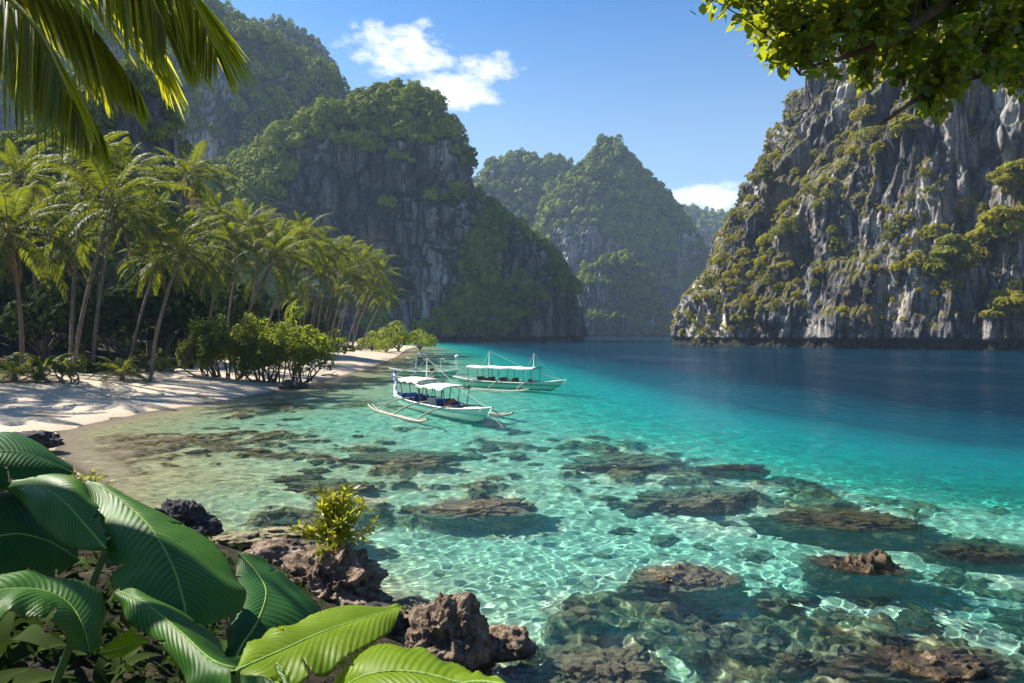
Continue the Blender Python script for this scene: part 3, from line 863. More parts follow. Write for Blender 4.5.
pts, nor = surface_points(PC, 2600, rg, pr ** 1.3 * np.where(PX < 790, 1.0, 0.30) * (PX > 650) * (PX < 1060) + 1e-12, False)
V, F, T, off = [], [], [], 0
for q, nv in zip(pts, nor):
    pv, pf = PROTO_S[rg.integers(len(PROTO_S))]; r = rg.uniform(.45, 1.25); a = rg.random() * 6.283; ca, sa = math.cos(a) * r, math.sin(a) * r
    V.append(np.stack([pv[:, 0] * ca - pv[:, 1] * sa, pv[:, 0] * sa + pv[:, 1] * ca, pv[:, 2] * r], -1) + q - [.2 * r, .15 * r, .4 * r]); F.append(pf + off); off += len(pv)
tag(obj("creepers", mesh_np("creepers", np.concatenate(V), np.concatenate(F), False), M_BUSH), "low yellow green creepers and scrub over the slope of the right cliff", kind="stuff")
t0 = layered_tree("cliff_tree", 611, M_CTREE, "tall tree with stepped yellow green tiers on the cliff ledge", "tree", tiers=8, wide=0.46, nleaf=260)
q = cliff_at(953, 292); t0.location = (q[0] - 1, q[1] - .8, q[2]); t0.scale = (17.5,) * 3
t1 = layered_tree("cliff_tree", 612, M_BUSH, "broad yellow crowned tree leaning off the right end of the cliff", "tree", tiers=6, wide=0.62, nleaf=320)
q = cliff_at(1003, 262); t1.location = (q[0] - 1, q[1] - .8, q[2]); t1.scale = (15.5,) * 3
for (px, py, s, lab) in [(1012, 205, 12.5, "spreading cliff tree above the broad yellow crowned one"), (1006, 330, 12.0, "low bright cliff tree just above the water at the right end"),
                         (768, 188, 10.0, "green tree standing on the sloping left shoulder of the cliff"), (905, 148, 9.0, "small tiered tree on the high ledge under the overhanging leaves")]:
    q = cliff_at(px, py); copy_thing(t1 if px > 900 else t0, (q[0] - 1, q[1] - .8, q[2]), rg.random() * 6, s, lab)
# ------------------------------------------------------------------ palms
def frond_mesh(seed, elev, length=5.4, droop=1.0, nl=36, lw=0.085, ll=1.05, hang=0.45):
    """a pinnate frond leaving the origin along +x, rising at elev degrees and bending down. -> leaflets (v, f), rachis (v, f)"""
    rg = np.random.default_rng(seed)
    n = 24; ds = length / (n - 1); p = np.zeros((n, 3)); a = R(elev)
    for i in range(1, n):
        t = i / (n - 1)
        a -= droop * (0.018 + 0.070 * t) * max(0.25, math.cos(a) * 0.8 + 0.35)
        a = max(a, R(-86))
        p[i] = p[i - 1] + ds * np.array([math.cos(a), 0.02 * rg.normal(), math.sin(a)])
    rad = np.linspace(0.050, 0.008, n)
    rv, rf = tri_tube(p, rad, 5)
    V, F, off = [], [], 0
    tt = np.linspace(0.16, 0.995, nl)
    tang = unit(np.gradient(p, axis=0))
    for sgn in (1, -1):
        for t in tt:
            u = t * (n - 1); i = min(int(u), n - 2); fr = u - i
            b = p[i] * (1 - fr) + p[i + 1] * fr; tg_ = unit(tang[i] * (1 - fr) + tang[i + 1] * fr)
            L = ll * (0.55 + 0.45 * math.sin(math.pi * min(1, (t - .05) ** 0.8))) * (1.0 - 0.55 * max(0, t - .72) / .28) * rg.uniform(.85, 1.08)
            side = np.array([0, sgn, 0.0]); 
            fw = 0.35 + 0.75 * t
            d0 = unit(side + tg_ * fw + np.array([0, 0, 0.20]) + rg.normal(size=3) * .06)
            d1 = unit(d0 + np.array([0, 0, -hang - 0.25 * rg.random()]))
            d2 = unit(d1 + np.array([0, 0, -hang * 1.5]))
            m1 = b + d0 * L * .35; m2 = m1 + d1 * L * .35; m3 = m2 + d2 * L * .3
            w = unit(np.cross(d1, np.cross(d1, tg_)) + 0.25 * rg.normal(size=3)) * lw * .5
            V += [b - w * .5, b + w * .5, m1 - w, m1 + w, m2 - w * .8, m2 + w * .8, m3 - w * .12, m3 + w * .12]
            F += [[off, off + 1, off + 3, off + 2], [off + 2, off + 3, off + 5, off + 4], [off + 4, off + 5, off + 7, off + 6]]
            off += 8
    return (np.array(V), np.array(F)), (rv, rf)

def frond_data(name, *a, **k):
    (lv, lf), (rv, rf) = frond_mesh(*a, **k)
    me = mesh_np(name, np.vstack([lv, rv]), np.vstack([lf, rf + len(lv)]), True, None, None, np.concatenate([np.zeros(len(lf)), np.ones(len(rf))]))
    me.materials.append(M_PALM); me.materials.append(M_RACHIS)
    return me, (np.vstack([lv, rv]), np.vstack([lf, rf + len(lv)]), np.concatenate([np.zeros(len(lf)), np.ones(len(rf))]))

ELEV = [84, 64, 44, 24, 4, -20]
FR = [[frond_data("frond", 700 + 10 * i + j, e, 5.3 if e > 50 else 6.0, 0.9 + 0.25 * (j), 44) for j in range(2)] for i, e in enumerate(ELEV)]
COUNTS = [2, 3, 5, 5, 5, 4]
M_DEADP = mat_leaf("dry_palm_leaflets", (.10, .065, .030), (.22, .15, .07), .3, (.30, .19, .07), .8, .1)
DEAD = []
for j in range(2):
    me, _ = frond_data("frond", 790 + j, -52, 4.6, 1.0, 26, .07, .75, .8)
    me.materials[0] = M_DEADP; DEAD.append(me)
for j in range(2):
    me, _ = frond_data("frond", 795 + j, 4, 4.6, 0.06, 26, .07, .75, .12)
    me.materials[0] = M_DEADP; DEAD.append(me)

def trunk_mesh(base, top, bow, r0, r1, rg):
    b, t = np.array(base), np.array(top); d = t - b
    mid = (b + t) / 2
    pts = crom([b - [0, 0, .5], b, b + d * .33 + np.array([bow[0], bow[1], 0]) * .8, b + d * .68 + np.array([bow[0], bow[1], 0]) * .75, t], 22)
    rad = r0 + (r1 - r0) * np.linspace(0, 1, 22) ** 0.6
    rad[:2] *= 1.35
    return tri_tube(pts, rad, 9)

def palm(base, top, seed, label, group=None, s=1.0, full=True, lean_bow=None, dens=1.0):
    rg = np.random.default_rng(seed)
    base = np.array(base, float); top = np.array(top, float)
    root = empty("coconut_palm", tuple(base), label, "palm tree", group)
    lean = top - base
    bow = lean_bow if lean_bow is not None else (-lean[0] * .16 + rg.normal() * .2, -lean[1] * .12)
    v, f = trunk_mesh((0, 0, 0), tuple(top - base), bow, 0.21 * s ** .5, 0.13 * s ** .5, rg)
    obj("trunk", mesh_np("trunk", v, f, True), M_PBARK, root)
    loc = top - base
    allv, allf, allm, off = [], [], [], 0
    ph = rg.random() * 6.28
    g = 0
    for i, e in enumerate(ELEV):
        for c in range(int(round(COUNTS[i] * dens))):
            me, raw = FR[i][rg.integers(2)]
            az = ph + g * 2.39996 + rg.normal() * .12; g += 1
            sc = s * rg.uniform(.86, 1.08) * (0.78 if e > 80 else 1.0)
            if full:
                o = bpy.data.objects.new("frond", me); COL.objects.link(o); o.parent = root
                o.location = tuple(loc); o.rotation_euler = (rg.normal() * .10, rg.normal() * .08, az); o.scale = (sc,) * 3
            else:
                v, f, m = raw
                ca, sa = math.cos(az) * sc, math.sin(az) * sc
                w = np.stack([v[:, 0] * ca - v[:, 1] * sa, v[:, 0] * sa + v[:, 1] * ca, v[:, 2] * sc], -1) + loc
                allv.append(w); allf.append(f + off); allm.append(m); off += len(v)
    if not full:
        me = mesh_np("crown", np.concatenate(allv), np.concatenate(allf), True, None, None, np.concatenate(allm))
        me.materials.append(M_PALM); me.materials.append(M_RACHIS); obj("crown", me, None, root)
    else:
        for i in range(int(rg.integers(1, 5))):
            o = bpy.data.objects.new("frond", DEAD[i % 2]); COL.objects.link(o); o.parent = root
            o.location = tuple(loc - np.array([0, 0, .25])); o.rotation_euler = (0, 0, rg.random() * 6.28); o.scale = (s * rg.uniform(.7, .9),) * 3
            tag(o, "dry brown frond hanging down")
        a = bmesh.new()
        for i in range(9):
            an = rg.random() * 6.28
            m4 = Matrix.Translation(Vector(loc) + Vector((math.cos(an) * .32, math.sin(an) * .32, -.35 - .25 * rg.random()))) @ Matrix.Diagonal((.13, .13, .16, 1))
            bmesh.ops.create_icosphere(a, subdivisions=2, radius=1.0, matrix=m4)
        for fc in a.faces: fc.smooth = True
        obj("coconut_cluster", a, M_NUT, root)
    return root

def gz(x, y):
    h, _, _ = land_h(np.array([float(x)]), np.array([float(y)])); return float(h[0])

def base_at(px, d):
    p = at(px, 340, d); return np.array([p.x, p.y, gz(p.x, p.y)])
def top_at(px, py, d): return np.array(at(px, py, d))

PG = "coconut palms behind the beach"
NEARP = [  # base px, base depth, crown px, crown depth, scale, label
    (72, 62, (112, 206), 61, 1.30, "leaning coconut palm with a big golden crown at the front of the beach"),
    (70, 66, (86, 160), 70, 1.12, "tall coconut palm directly behind the big golden crowned palm"),
    (92, 68, (124, 178), 72, 1.12, "coconut palm whose crown rises just above the big golden one"),
    (150, 63, (182, 252), 62, 1.02, "slim leaning coconut palm standing alone on the sand beside the shrubs"),
    (128, 72, (158, 262), 74, 0.85, "coconut palm half hidden between the golden palm and the lone slim palm"),
    (165, 92, (190, 178), 92, 1.2, "tall dark coconut palm against the rock outcrop"),
    (22, 60, (8, 232), 58, 1.25, "coconut palm at the edge of the grove with long drooping fronds"),
    (40, 74, (20, 178), 74, 1.1, "tall coconut palm under the hanging frond"),
    (205, 84, (228, 244), 84, 0.9, "coconut palm just beyond the lone slim palm"),
    (232, 86, (276, 256), 84, 1.22, "large coconut palm leaning over the beach shrub"),
    (262, 100, (303, 236), 100, 1.05, "coconut palm right behind the one leaning over the shrub"),
    (225, 104, (246, 226), 106, 1.0, "coconut palm at the back between the slim palm and the large leaning one"),
    (190, 110, (214, 214), 112, 1.0, "small far coconut palm above the slim palm"),
    (48, 80, (52, 208), 82, 1.0, "shaded coconut palm between the frame edge and the big golden crown"),
    (150, 86, (146, 214), 88, 1.0, "shaded coconut palm between the big golden crown and the tall dark one"),
    (110, 90, (66, 250), 84, .9, "low crowned coconut palm half hidden behind the golden palm's trunks"),
    (196, 96, (208, 262), 98, .85, "short coconut palm behind the slim palm's crown"),
    (250, 112, (262, 226), 114, 1.0, "coconut palm above the large leaning one at the back of the grove"),
]
for i, (bx, bd, (cx, cy), cd, s, lab) in enumerate(NEARP):
    palm(base_at(bx, bd), top_at(cx, cy, cd), 800 + i, lab, PG, s, True)
# palms just outside the frame: their shadows lie on the sand
for i, (x, y, h_, lx) in enumerate([(-51, 59, 14, 1.5), (-47, 49, 11.5, 2.5), (-54, 53, 14.5, 1.0)]):
    palm((x, y, gz(x, y)), (x + lx, y - .5, gz(x, y) + h_), 840 + i, "coconut palm beside the beach, shading the sand from outside the view", "shade palms beside the beach", 1.15, False)
FARP = [(300, 118, 312, 252, 1.0), (306, 122, 322, 274, .9), (304, 128, 340, 254, 1.0), (318, 132, 338, 292, .85), (324, 138, 345, 272, .95), (334, 146, 357, 284, .95), (330, 150, 359, 264, 1.1),
        (346, 156, 371, 290, 1.0), (352, 162, 382, 276, 1.1), (360, 168, 386, 296, 1.0), (300, 112, 303, 296, .85), (312, 126, 328, 250, .95), (322, 160, 348, 250, 1.05), (338, 170, 366, 258, 1.1),
        (290, 134, 296, 262, 1.0), (352, 185, 376, 264, 1.15), (278, 128, 285, 236, 1.0), (316, 144, 332, 262, 1.0)]
for i, (bx, bd, cx, cy, s) in enumerate(FARP):
    palm(base_at(bx, bd), top_at(cx, cy, bd), 850 + i, "one of the small far coconut palms leaning seaward in a row along the far beach", "far coconut palms along the beach", s, False, None, 0.8)

# ------------------------------------------------------------------ trees and shrubs behind the beach
def broad_tree(name, seed, mat, label, cat, tiers=1, nleaf=520, leaf=0.13, flat=0.9, trunk=0.45, low=-.35):
    """unit-radius crown on a trunk; height about trunk + 1.2"""
    rg = np.random.default_rng(seed)
    root = empty(name, (0, 0, 0), label, cat)
    v, f = crown_mesh("crown", rg, nleaf, 12, leaf, flat, 0.55, spread=.68, lobe_r=(.26, .44), low=low)
    obj("crown", mesh_np("crown", v + [0, 0, trunk], f, False), mat, root)
    t = Acc(); t.tube([(0, 0, -.2), (.02, .01, trunk * .6), (0.0, .03, trunk + .3)], [.065, .05, .03], 7)
    for i in range(6):
        a = i * 1.05 + rg.random() * .5
        t.tube(crom([(0, 0, trunk * .75), (math.cos(a) * .2, math.sin(a) * .2, trunk + .15), (math.cos(a) * .5, math.sin(a) * .5, trunk + .42)], 6), np.linspace(.03, .008, 6), 5)
    obj("trunk", t.mesh("trunk"), M_BARK, root)
    return root

rg = np.random.default_rng(909)
JG = "dark jungle trees behind the palms"
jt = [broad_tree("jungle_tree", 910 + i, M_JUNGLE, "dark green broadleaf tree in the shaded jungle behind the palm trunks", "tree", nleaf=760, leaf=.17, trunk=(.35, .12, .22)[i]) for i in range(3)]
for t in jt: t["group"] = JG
spots = []
for i in range(400):
    if len(spots) >= 95: break
    x, y = rg.uniform(-150, -38), rg.uniform(64, 230)
    s = float(-sdist(np.array([x]), np.array([y]), SHORE)[0])
    if s < 21 or 512 + FPX * x / y < -130: continue
    if any((x - a) ** 2 + (y - b) ** 2 < 22 for a, b in spots): continue
    spots.append((x, y))
for i, (x, y) in enumerate(spots):
    r = rg.uniform(4.5, 6.5) * (1.25 if x < -62 else 1.0); z = gz(x, y) - .3
    if i < 3: jt[i].location = (x, y, z); jt[i].scale = (r, r, r * 1.15)
    else: copy_thing(jt[i % 3], (x, y, z), rg.random() * 6.28, (r, r, r * rg.uniform(1.1, 1.6)))

UG = "low bushes at the back of the beach"
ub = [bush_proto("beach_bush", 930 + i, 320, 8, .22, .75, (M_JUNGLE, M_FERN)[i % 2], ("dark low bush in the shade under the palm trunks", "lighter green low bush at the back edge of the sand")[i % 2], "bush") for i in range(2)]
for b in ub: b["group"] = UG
UB = [(8, 62), (25, 66), (55, 67), (82, 66), (100, 67), (118, 69), (135, 71), (160, 74), (178, 78), (150, 82), (60, 75), (20, 78), (100, 80), (130, 88), (200, 92), (230, 98), (285, 112), (300, 124), (318, 136), (330, 148), (345, 160), (358, 172), (372, 186), (310, 118)] + [(float(a), float(b)) for a, b in zip(np.linspace(-20, 300, 34), 84 + 22 * np.random.default_rng(5).random(34) + np.linspace(0, 26, 34))]
for i, (px, d) in enumerate(UB):
    q = base_at(px, d); r = rg.uniform(1.3, 2.3) * (1.0 if d < 100 else 1.25)
    if i < 2: ub[i].location = tuple(q); ub[i].scale = (r, r, r)
    else: copy_thing(ub[i % 2], tuple(q), rg.random() * 6.28, (r, r, r * rg.uniform(.8, 1.2)))

BT = [(398, 190, 7.2, .35, "bright green broadleaf tree at the far end of the beach, the largest"), (420, 205, 6.0, .3, "bright green broadleaf tree overhanging the water at the beach end"),
      (372, 176, 5.0, .25, "bright rounded tree in front of the far palms"), (386, 172, 3.4, .15, "low bright bushy tree beside the beach end rocks")]
bt = None
for i, (px, d, r, tk, lab) in enumerate(BT):
    q = base_at(px, d); q[2] = max(q[2], .2)
    if bt is None:
        bt = broad_tree("broadleaf_tree", 950, M_BROAD, lab, "tree", nleaf=1300, leaf=.115, trunk=.08, low=-.8); bt["group"] = "bright trees at the end of the beach"
        bt.location = tuple(q); bt.scale = (r, r, r * .95)
    else: copy_thing(bt, tuple(q), i * 1.7, (r, r, r * .85), lab)

def stem_shrub(name, loc, seed, w, dpt, h, mat, label, cat, leaf=.26, nleaf=2600, stems=16, low=.25):
    """a wide shrub on many bent stems; crown in lobes, the stems show below"""
    rg = np.random.default_rng(seed)
    root = empty(name, loc, label, cat)
    st, cs = Acc(), []
    for i in range(stems):
        x, y = rg.uniform(-.42, .42) * w, rg.uniform(-.42, .42) * dpt
        e = np.array([x + rg.normal() * .8, y - dpt * .08, h * rg.uniform(.45, .8) * (1 - .45 * (abs(x) / (w * .5)) ** 2)])
        b = np.array([x * .62, y * .5, -.3])
        m1 = b * .6 + e * .4 + rg.normal(size=3) * [.5, .4, .15]; m2 = b * .25 + e * .75 + rg.normal(size=3) * [.4, .3, .15]
        st.tube(crom([b, m1, m2, e], 12), np.linspace(.10, .03, 12), 6)
        for j in range(3):
            e2 = e + rg.normal(size=3) * [w * .07, dpt * .07, h * .10]
            st.tube(crom([m2, (m2 + e2) / 2 + rg.normal(size=3) * .15, e2], 6), np.linspace(.035, .012, 6), 5); cs.append(e2)
        cs.append(e)
    cs = np.array(cs)
    idx = rg.integers(len(cs), size=nleaf); d = unit(rg.normal(size=(nleaf, 3)))
    rr = rg.uniform(.5, 1.0, nleaf)[:, None] * np.array([w * .095, dpt * .10, h * .17])
    p = cs[idx] + d * rr
    p = p[p[:, 2] > low * h * rg.uniform(.6, 1.2, len(p))]
    n = d[:len(p)] * .6 + rg.normal(size=(len(p), 3)) * .6 + [0, 0, .5]
    v, f = leaf_quads(p, n, leaf * rg.uniform(.6, 1.35, len(p)), rg, .42, .08)
    obj("foliage", mesh_np("foliage", v, f, False), mat, root)
    obj("stems", st.mesh("stems"), M_BARK, root)
    return root
q = base_at(284, 72); stem_shrub("beach_shrub", (q[0], q[1], max(q[2], .5)), 971, 10.5, 6.5, 6.4, M_BROAD, "wide bright green shrub on bare bent stems at the edge of the sand", "shrub", .40, 14000, 30, .10)
q = base_at(226, 72); stem_shrub("beach_shrub", (q[0], q[1], q[2]), 972, 8.0, 5.5, 6.4, M_FERN, "darker tall shrub next to the bright wide one, by the slim palm", "shrub", .40, 11000, 24, .14)

def rosette(name, loc, seed, s, label, n=20):
    rg = np.random.default_rng(seed); root = empty(name, loc, label, "fern")
    for i in range(n):
        me, _ = FR[min(5, 1 + int(4.0 * i / n))][rg.integers(2)]
        o = bpy.data.objects.new("frond", me); COL.objects.link(o); o.parent = root
        o.location = (0, 0, .5); o.rotation_euler = (rg.normal() * .1, rg.normal() * .1, i * 2.4 + rg.normal() * .1); o.scale = (s * rg.uniform(.8, 1.1),) * 3
    st = Acc().tube([(0, 0, -.3), (0, 0, .2), (0, 0, .65)], [.28, .25, .12], 8)
    obj("stem", st.mesh("stem"), M_BARK, root)
    return root
q = base_at(42, 58); rosette("tree_fern", tuple(q), 981, .56, "big arching fern at the sand's edge beside the golden palm's foot", 24)
q = base_at(122, 62); rosette("tree_fern", tuple(q), 982, .50, "arching fern between the leaning palm trunks and the slim palm", 22)
q = base_at(14, 56); rosette("tree_fern", tuple(q), 983, .42, "smaller fern beside the big fern, nearest the frame edge", 18)
q = base_at(60, 57); stem_shrub("leafy_shrub", tuple(q), 984, 3.2, 2.4, 2.6, M_FERN, "dense leafy shrub in front of the leaning palm trunks", "shrub", .26, 1500, 9, .08)

# a shade tree over the bank, left of the view
t = broad_tree("shade_tree", 961, M_BROAD, "broadleaf tree on the bank left of the view, shading the broad leaves", "tree", nleaf=1500, leaf=.15, trunk=1.9)
t.location = (-5.9, 3.5, gz(-5.9, 3.5)); t.scale = (1.5, 1.5, 1.5)
# what the sea leaves on the sand
rg = np.random.default_rng(993); pts = []
for i in range(5200):
    x, y = rg.uniform(-48, -18), rg.uniform(34, 120); pts.append((x, y))
pts = np.array(pts); h, _, s_ = land_h(pts[:, 0], pts[:, 1])
keep = (s_ > .5) & (s_ < 24) & (rg.random(len(pts)) < np.clip(.9 * np.exp(-((s_ - 3.2) / .7) ** 2) + .05 + .7 * sstep(11, 20, s_), 0, 1))
pts, h = pts[keep], h[keep]
c = np.column_stack([pts, h + .015]); v, f = leaf_quads(c, np.tile([0, 0, 1.0], (len(c), 1)) + rg.normal(size=c.shape) * .3, rg.uniform(.06, .30, len(c)), rg, .30, .02)
k = Nodes("beach_litter"); geo = k.new("NewGeometry")
M_LITTER = k.done(k.principled(k.mix(geo.outputs["Random Per Island"], (.03, .02, .012), (.16, .11, .06)), .9))
tag(obj("debris", mesh_np("debris", v, f, False), M_LITTER), "scattered dry leaves and bits of weed on the sand", kind="stuff")

for i, (px, py, yw) in enumerate([(95, 392, .4), (205, 388, 2.2), (330, 364, 1.2), (30, 404, -.5)]):
    q = on_z(px, py, 1.0); o = bpy.data.objects.new("fallen_frond", DEAD[2 + i % 2]); COL.objects.link(o)
    o.location = (q.x, q.y, gz(q.x, q.y) + .10); o.rotation_euler = (0, .02, yw); o.scale = (.62, .62, .45)
    tag(o, "dry brown palm frond lying flat on the pale sand", "palm frond", "fallen palm fronds on the beach")
# ------------------------------------------------------------------ rocks
def mat_boulder(name, stops, wetz=None, top_tint=None, sc=1.0):
    k = Nodes(name); p = k.pos()
    n1 = k.noise(p, 2.2 * sc, 10, 0.74, 0.3); n2 = k.noise(p, 9.0 * sc, 6, 0.7); v = k.vor(p, 6.0 * sc)
    f = k.math('ADD', k.math('MULTIPLY', n1, 0.6), k.math('ADD', k.math('MULTIPLY', n2, 0.3), k.math('MULTIPLY', v, 0.12)))
    c = k.ramp(f, stops)
    if top_tint:
        nz = k.new("SeparateXYZ"); k.l.new(k.new("NewGeometry").outputs["Normal"], nz.inputs[0])
        g = k.rng(k.math('ADD', nz.outputs[2], k.math('MULTIPLY', k.math('SUBTRACT', k.noise(p, 2.2 * sc, 6, .7), .5), 1.8)), .45, .95)
        c = k.mix(k.math('MULTIPLY', g, .8), c, top_tint)  # faces turned up are mixed towards a lighter tint
    rough = 0.85
    if wetz is not None:
        z = k.new("SeparateXYZ"); k.l.new(p, z.inputs[0])
        w = k.rng(k.math('ADD', z.outputs[2], k.math('MULTIPLY', n1, .25)), wetz + .28, wetz + .12)
        c = k.mix(k.math('MULTIPLY', w, .72), c, (0.012, 0.011, 0.009)); rough = k.rng(w, 0, 1, .85, .3)
    h = k.math('ADD', n1, k.math('ADD', k.math('MULTIPLY', n2, .5), k.math('MULTIPLY', v, .35)))
    return k.done(k.principled(c, rough, k.bump(h, 1.0, .24 / sc), **{"Specular_IOR_Level": .3}))
M_BOULDER = mat_boulder("pitted_brown_rock", [(.34, (.025, .016, .011)), (.44, (.11, .070, .046)), (.53, (.28, .195, .135)), (.63, (.52, .41, .31)), (.74, (.66, .58, .47))], 0.0)
M_DARKROCK = mat_boulder("dark_pitted_rock", [(.34, (.010, .009, .010)), (.50, (.05, .042, .045)), (.62, (.13, .115, .115)), (.74, (.28, .26, .26))], 0.0)
M_REEF = mat_boulder("reef_rock", [(.36, (.022, .020, .012)), (.47, (.12, .092, .048)), (.56, (.30, .24, .14)), (.68, (.58, .51, .37))], None, (.34, .30, .17), .8)
M_REEFD = mat_boulder("dark_reef_rock", [(.36, (.012, .011, .007)), (.50, (.05, .040, .024)), (.62, (.14, .11, .06)), (.76, (.30, .24, .13))], None, (.17, .16, .06), .8)
M_REEFB = mat_boulder("brown_reef_rock", [(.36, (.018, .013, .008)), (.48, (.09, .064, .036)), (.58, (.24, .175, .105)), (.72, (.48, .39, .27))], None, None, .9)

def rock_mesh(name, seed, rx, ry, rz, subd=5, rough=.28, flat=None, strata=0.0, freq=1.0):
    bm = bmesh.new(); bmesh.ops.create_icosphere(bm, subdivisions=subd, radius=1.0)
    P = np.array([v.co[:] for v in bm.verts])
    o = seed * 3.7
    a = fbm(P[:, 0] * 1.1 * freq + o, P[:, 1] * 1.1 * freq, P[:, 2] * 1.1 * freq, 3, seed)
    b = ridged(P[:, 0] * 2.2 * freq + o, P[:, 1] * 2.2 * freq, P[:, 2] * 2.2 * freq, 5, seed + 3)
    c = fbm(P[:, 0] * 7 * freq + o, P[:, 1] * 7 * freq, P[:, 2] * 7 * freq, 3, seed + 5)
    e = ridged(P[:, 0] * 5.5 * freq + o, P[:, 1] * 5.5 * freq, P[:, 2] * 5.5 * freq, 4, seed + 11)
    pit = np.clip(vnoise(P[:, 0] * 9 * freq + o, P[:, 1] * 9 * freq, P[:, 2] * 9 * freq, seed + 13) - .15, 0, 1)
    r = 1 + rough * (0.9 * a + 0.75 * (b - .3) + .20 * c + .15 * (e - .3) - .22 * pit)
    if strata: r = r + strata * np.sign(np.sin(P[:, 2] * 16 + 3 * a)) * .05
    Q = P * r[:, None]
    if flat is not None:
        top = flat + .20 * fbm(P[:, 0] * 2.2 + o, P[:, 1] * 2.2, 0, 5, seed + 9) + .12 * b
        Q[:, 2] = np.where(Q[:, 2] > top, top + (Q[:, 2] - top) * .18, Q[:, 2])
    if flat is not None:
        g = ridged(P[:, 0] * 6 + o, P[:, 1] * 6, P[:, 2] * 6, 4, seed + 15); Q = Q + P * (.05 * (g - .35))[:, None]; Q[:, 2] += .035 * (g - .35)
    Q = Q * [rx, ry, rz]
    for v, q in zip(bm.verts, Q): v.co = q
    for f in bm.faces: f.smooth = True
    return bm, Q

def rock(name, loc, seed, rx, ry, rz, yaw, mat, label, group=None, **kw):
    bm, Q = rock_mesh(name, seed, rx, ry, rz, **kw)
    o = obj(name, bm, mat); o.location = loc; o.rotation_euler = (0, 0, yaw)
    tag(o, label, "rock", group); o.cycles.is_caustics_receiver = True
    return o, Q

REEF_LAB = ["broad flat reef rock with a pale top and deep blue shadow, left of centre", "pale topped reef rock in the middle of the near water with a deep shadow side",
            "long dark reef rock with a green patch, the largest on the right", "brown layered rock breaking the surface below the long dark one",
            "ochre brown reef rock at the bottom right of the water", "mottled olive reef boulder beside the nearest brown boulder", "small dark reef rock farthest out in the turquoise water",
            "dark sunken reef rock near the right side of the frame", "small round pale coral boulder near the bottom edge", "sunken stone beside the rock with the small shrub",
            "wide sunken bluish reef between the centre and the long dark rock", "wide sunken reef patch farther out in the centre", "sunken olive reef below the boats", "sunken brownish reef in the shallows off the beach"]
for i, (((px, py), tz, rx, ry, rz, yaw, kd), lab) in enumerate(zip(SEA_ROCKS, REEF_LAB)):
    c = on_z(px, py, min(tz, 0)); c.y += ry * .3
    fl = .42
    bm, Q = rock_mesh("reef_rock", 40 + i, rx, ry, rz, 6, .38, fl, 1.0 if kd == 'brown' else .5, 1.25)
    o = obj("reef_rock", bm, {'reef': M_REEF, 'dark': M_REEFD, 'brown': M_REEFB}[kd])
    o.location = (c.x, c.y, tz - .06 - float(np.percentile(Q[:, 2], 98.5))); o.rotation_euler = (0, 0, yaw)
    tag(o, lab, "reef rock"); o.cycles.is_caustics_receiver = True

# loose stones on the sea bed and the near shore: each one a stone of its own, sharing four shapes
stone_src = []
for i in range(4):
    bm, _ = rock_mesh("sunken_stone", 90 + i, 1, .85, .6, 4, .55, freq=1.3)
    o = obj("sunken_stone", bm, (M_REEF, M_REEFD, M_REEFB, M_REEF)[i]); o.cycles.is_caustics_receiver = True
    tag(o, "small rounded stone lying on the pale sea bed in the near shallows", "stone", "stones on the sea bed in the near shallows"); stone_src.append(o)
rg = np.random.default_rng(63); n_st = 0
while n_st < 190:
    px, py = rg.uniform(150, 1060), 420 + 290 * rg.random() ** .8
    q = on_z(px, py, -1.0)
    h, r_, s_ = land_h(np.array([q.x]), np.array([q.y])); h = float(h[0])
    if h > -0.15 or h < -3.2 or fbm(q.x * .25, q.y * .25, 0, 3, 66) < rg.uniform(-.5, .4): continue
    sz = rg.uniform(.10, .42) * (1.0 if py > 500 else 1.7)
    if h + sz * .45 > -0.03: sz = max(.05, (-0.03 - h) / .5)
    o = stone_src[n_st] if n_st < 4 else stone_src[n_st % 4].copy()
    if n_st >= 4: COL.objects.link(o)
    o.location = (q.x, q.y, h + sz * .12); o.scale = (sz * rg.uniform(.8, 1.3), sz, sz * rg.uniform(.7, 1.1)); o.rotation_euler = (rg.normal() * .2, rg.normal() * .2, rg.random() * 6.28)
    n_st += 1

def shore_rock(px, py, z, seed, rx, ry, rz, yaw, mat, label, dz=0.0, **kw):
    c = on_z(px, py, z)
    return rock("boulder", (c.x, c.y + ry * .5, z + dz), seed, rx, ry, rz, yaw, mat, label, None, **kw)
shore_rock(446, 668, 0, 201, .72, .64, .80, .3, M_BOULDER, "big pitted brown boulder standing at the water's edge, lit from the left", .12, subd=7, rough=.26, freq=1.1)
shore_rock(505, 652, 0, 203, .52, .42, .36, .2, M_BOULDER, "low dark wet stone just right of the big brown boulder", .0, rough=.3)
shore_rock(326, 610, 0, 207, 1.08, .85, .86, -.25, M_BOULDER, "jagged reddish brown rock carrying the small shrub", .04, subd=7, rough=.36, freq=1.2)
shore_rock(372, 632, 0.1, 209, .50, .42, .38, .6, M_DARKROCK, "small black stone between the shrub rock and the big boulder", .0)
shore_rock(178, 538, 0.1, 211, .70, .6, .68, .4, M_DARKROCK, "dark jagged rock at the shore behind the largest leaf", .1, subd=6, rough=.42, freq=1.4)
shore_rock(20, 446, .4, 213, 1.25, .8, .5, .1, M_DARKROCK, "dark rock at the near corner of the beach by the frame edge", .1)
shore_rock(278, 560, 0, 215, .9, .6, .42, .1, M_BOULDER, "low rough ledge rock behind the shrub rock", .0)
shore_rock(235, 548, 0, 217, .8, .5, .25, .1, M_REEF, "flat tan stone awash between the dark rock and the shrub rock", .02)
shore_rock(300, 536, 0, 219, 1.3, .6, .22, .1, M_REEF, "long flat tan stone awash behind the shrub rock", -.05)
shore_rock(405, 618, 0, 221, .55, .4, .22, .3, M_REEF, "pale smooth stone awash between the shrub rock and the big boulder", .05)
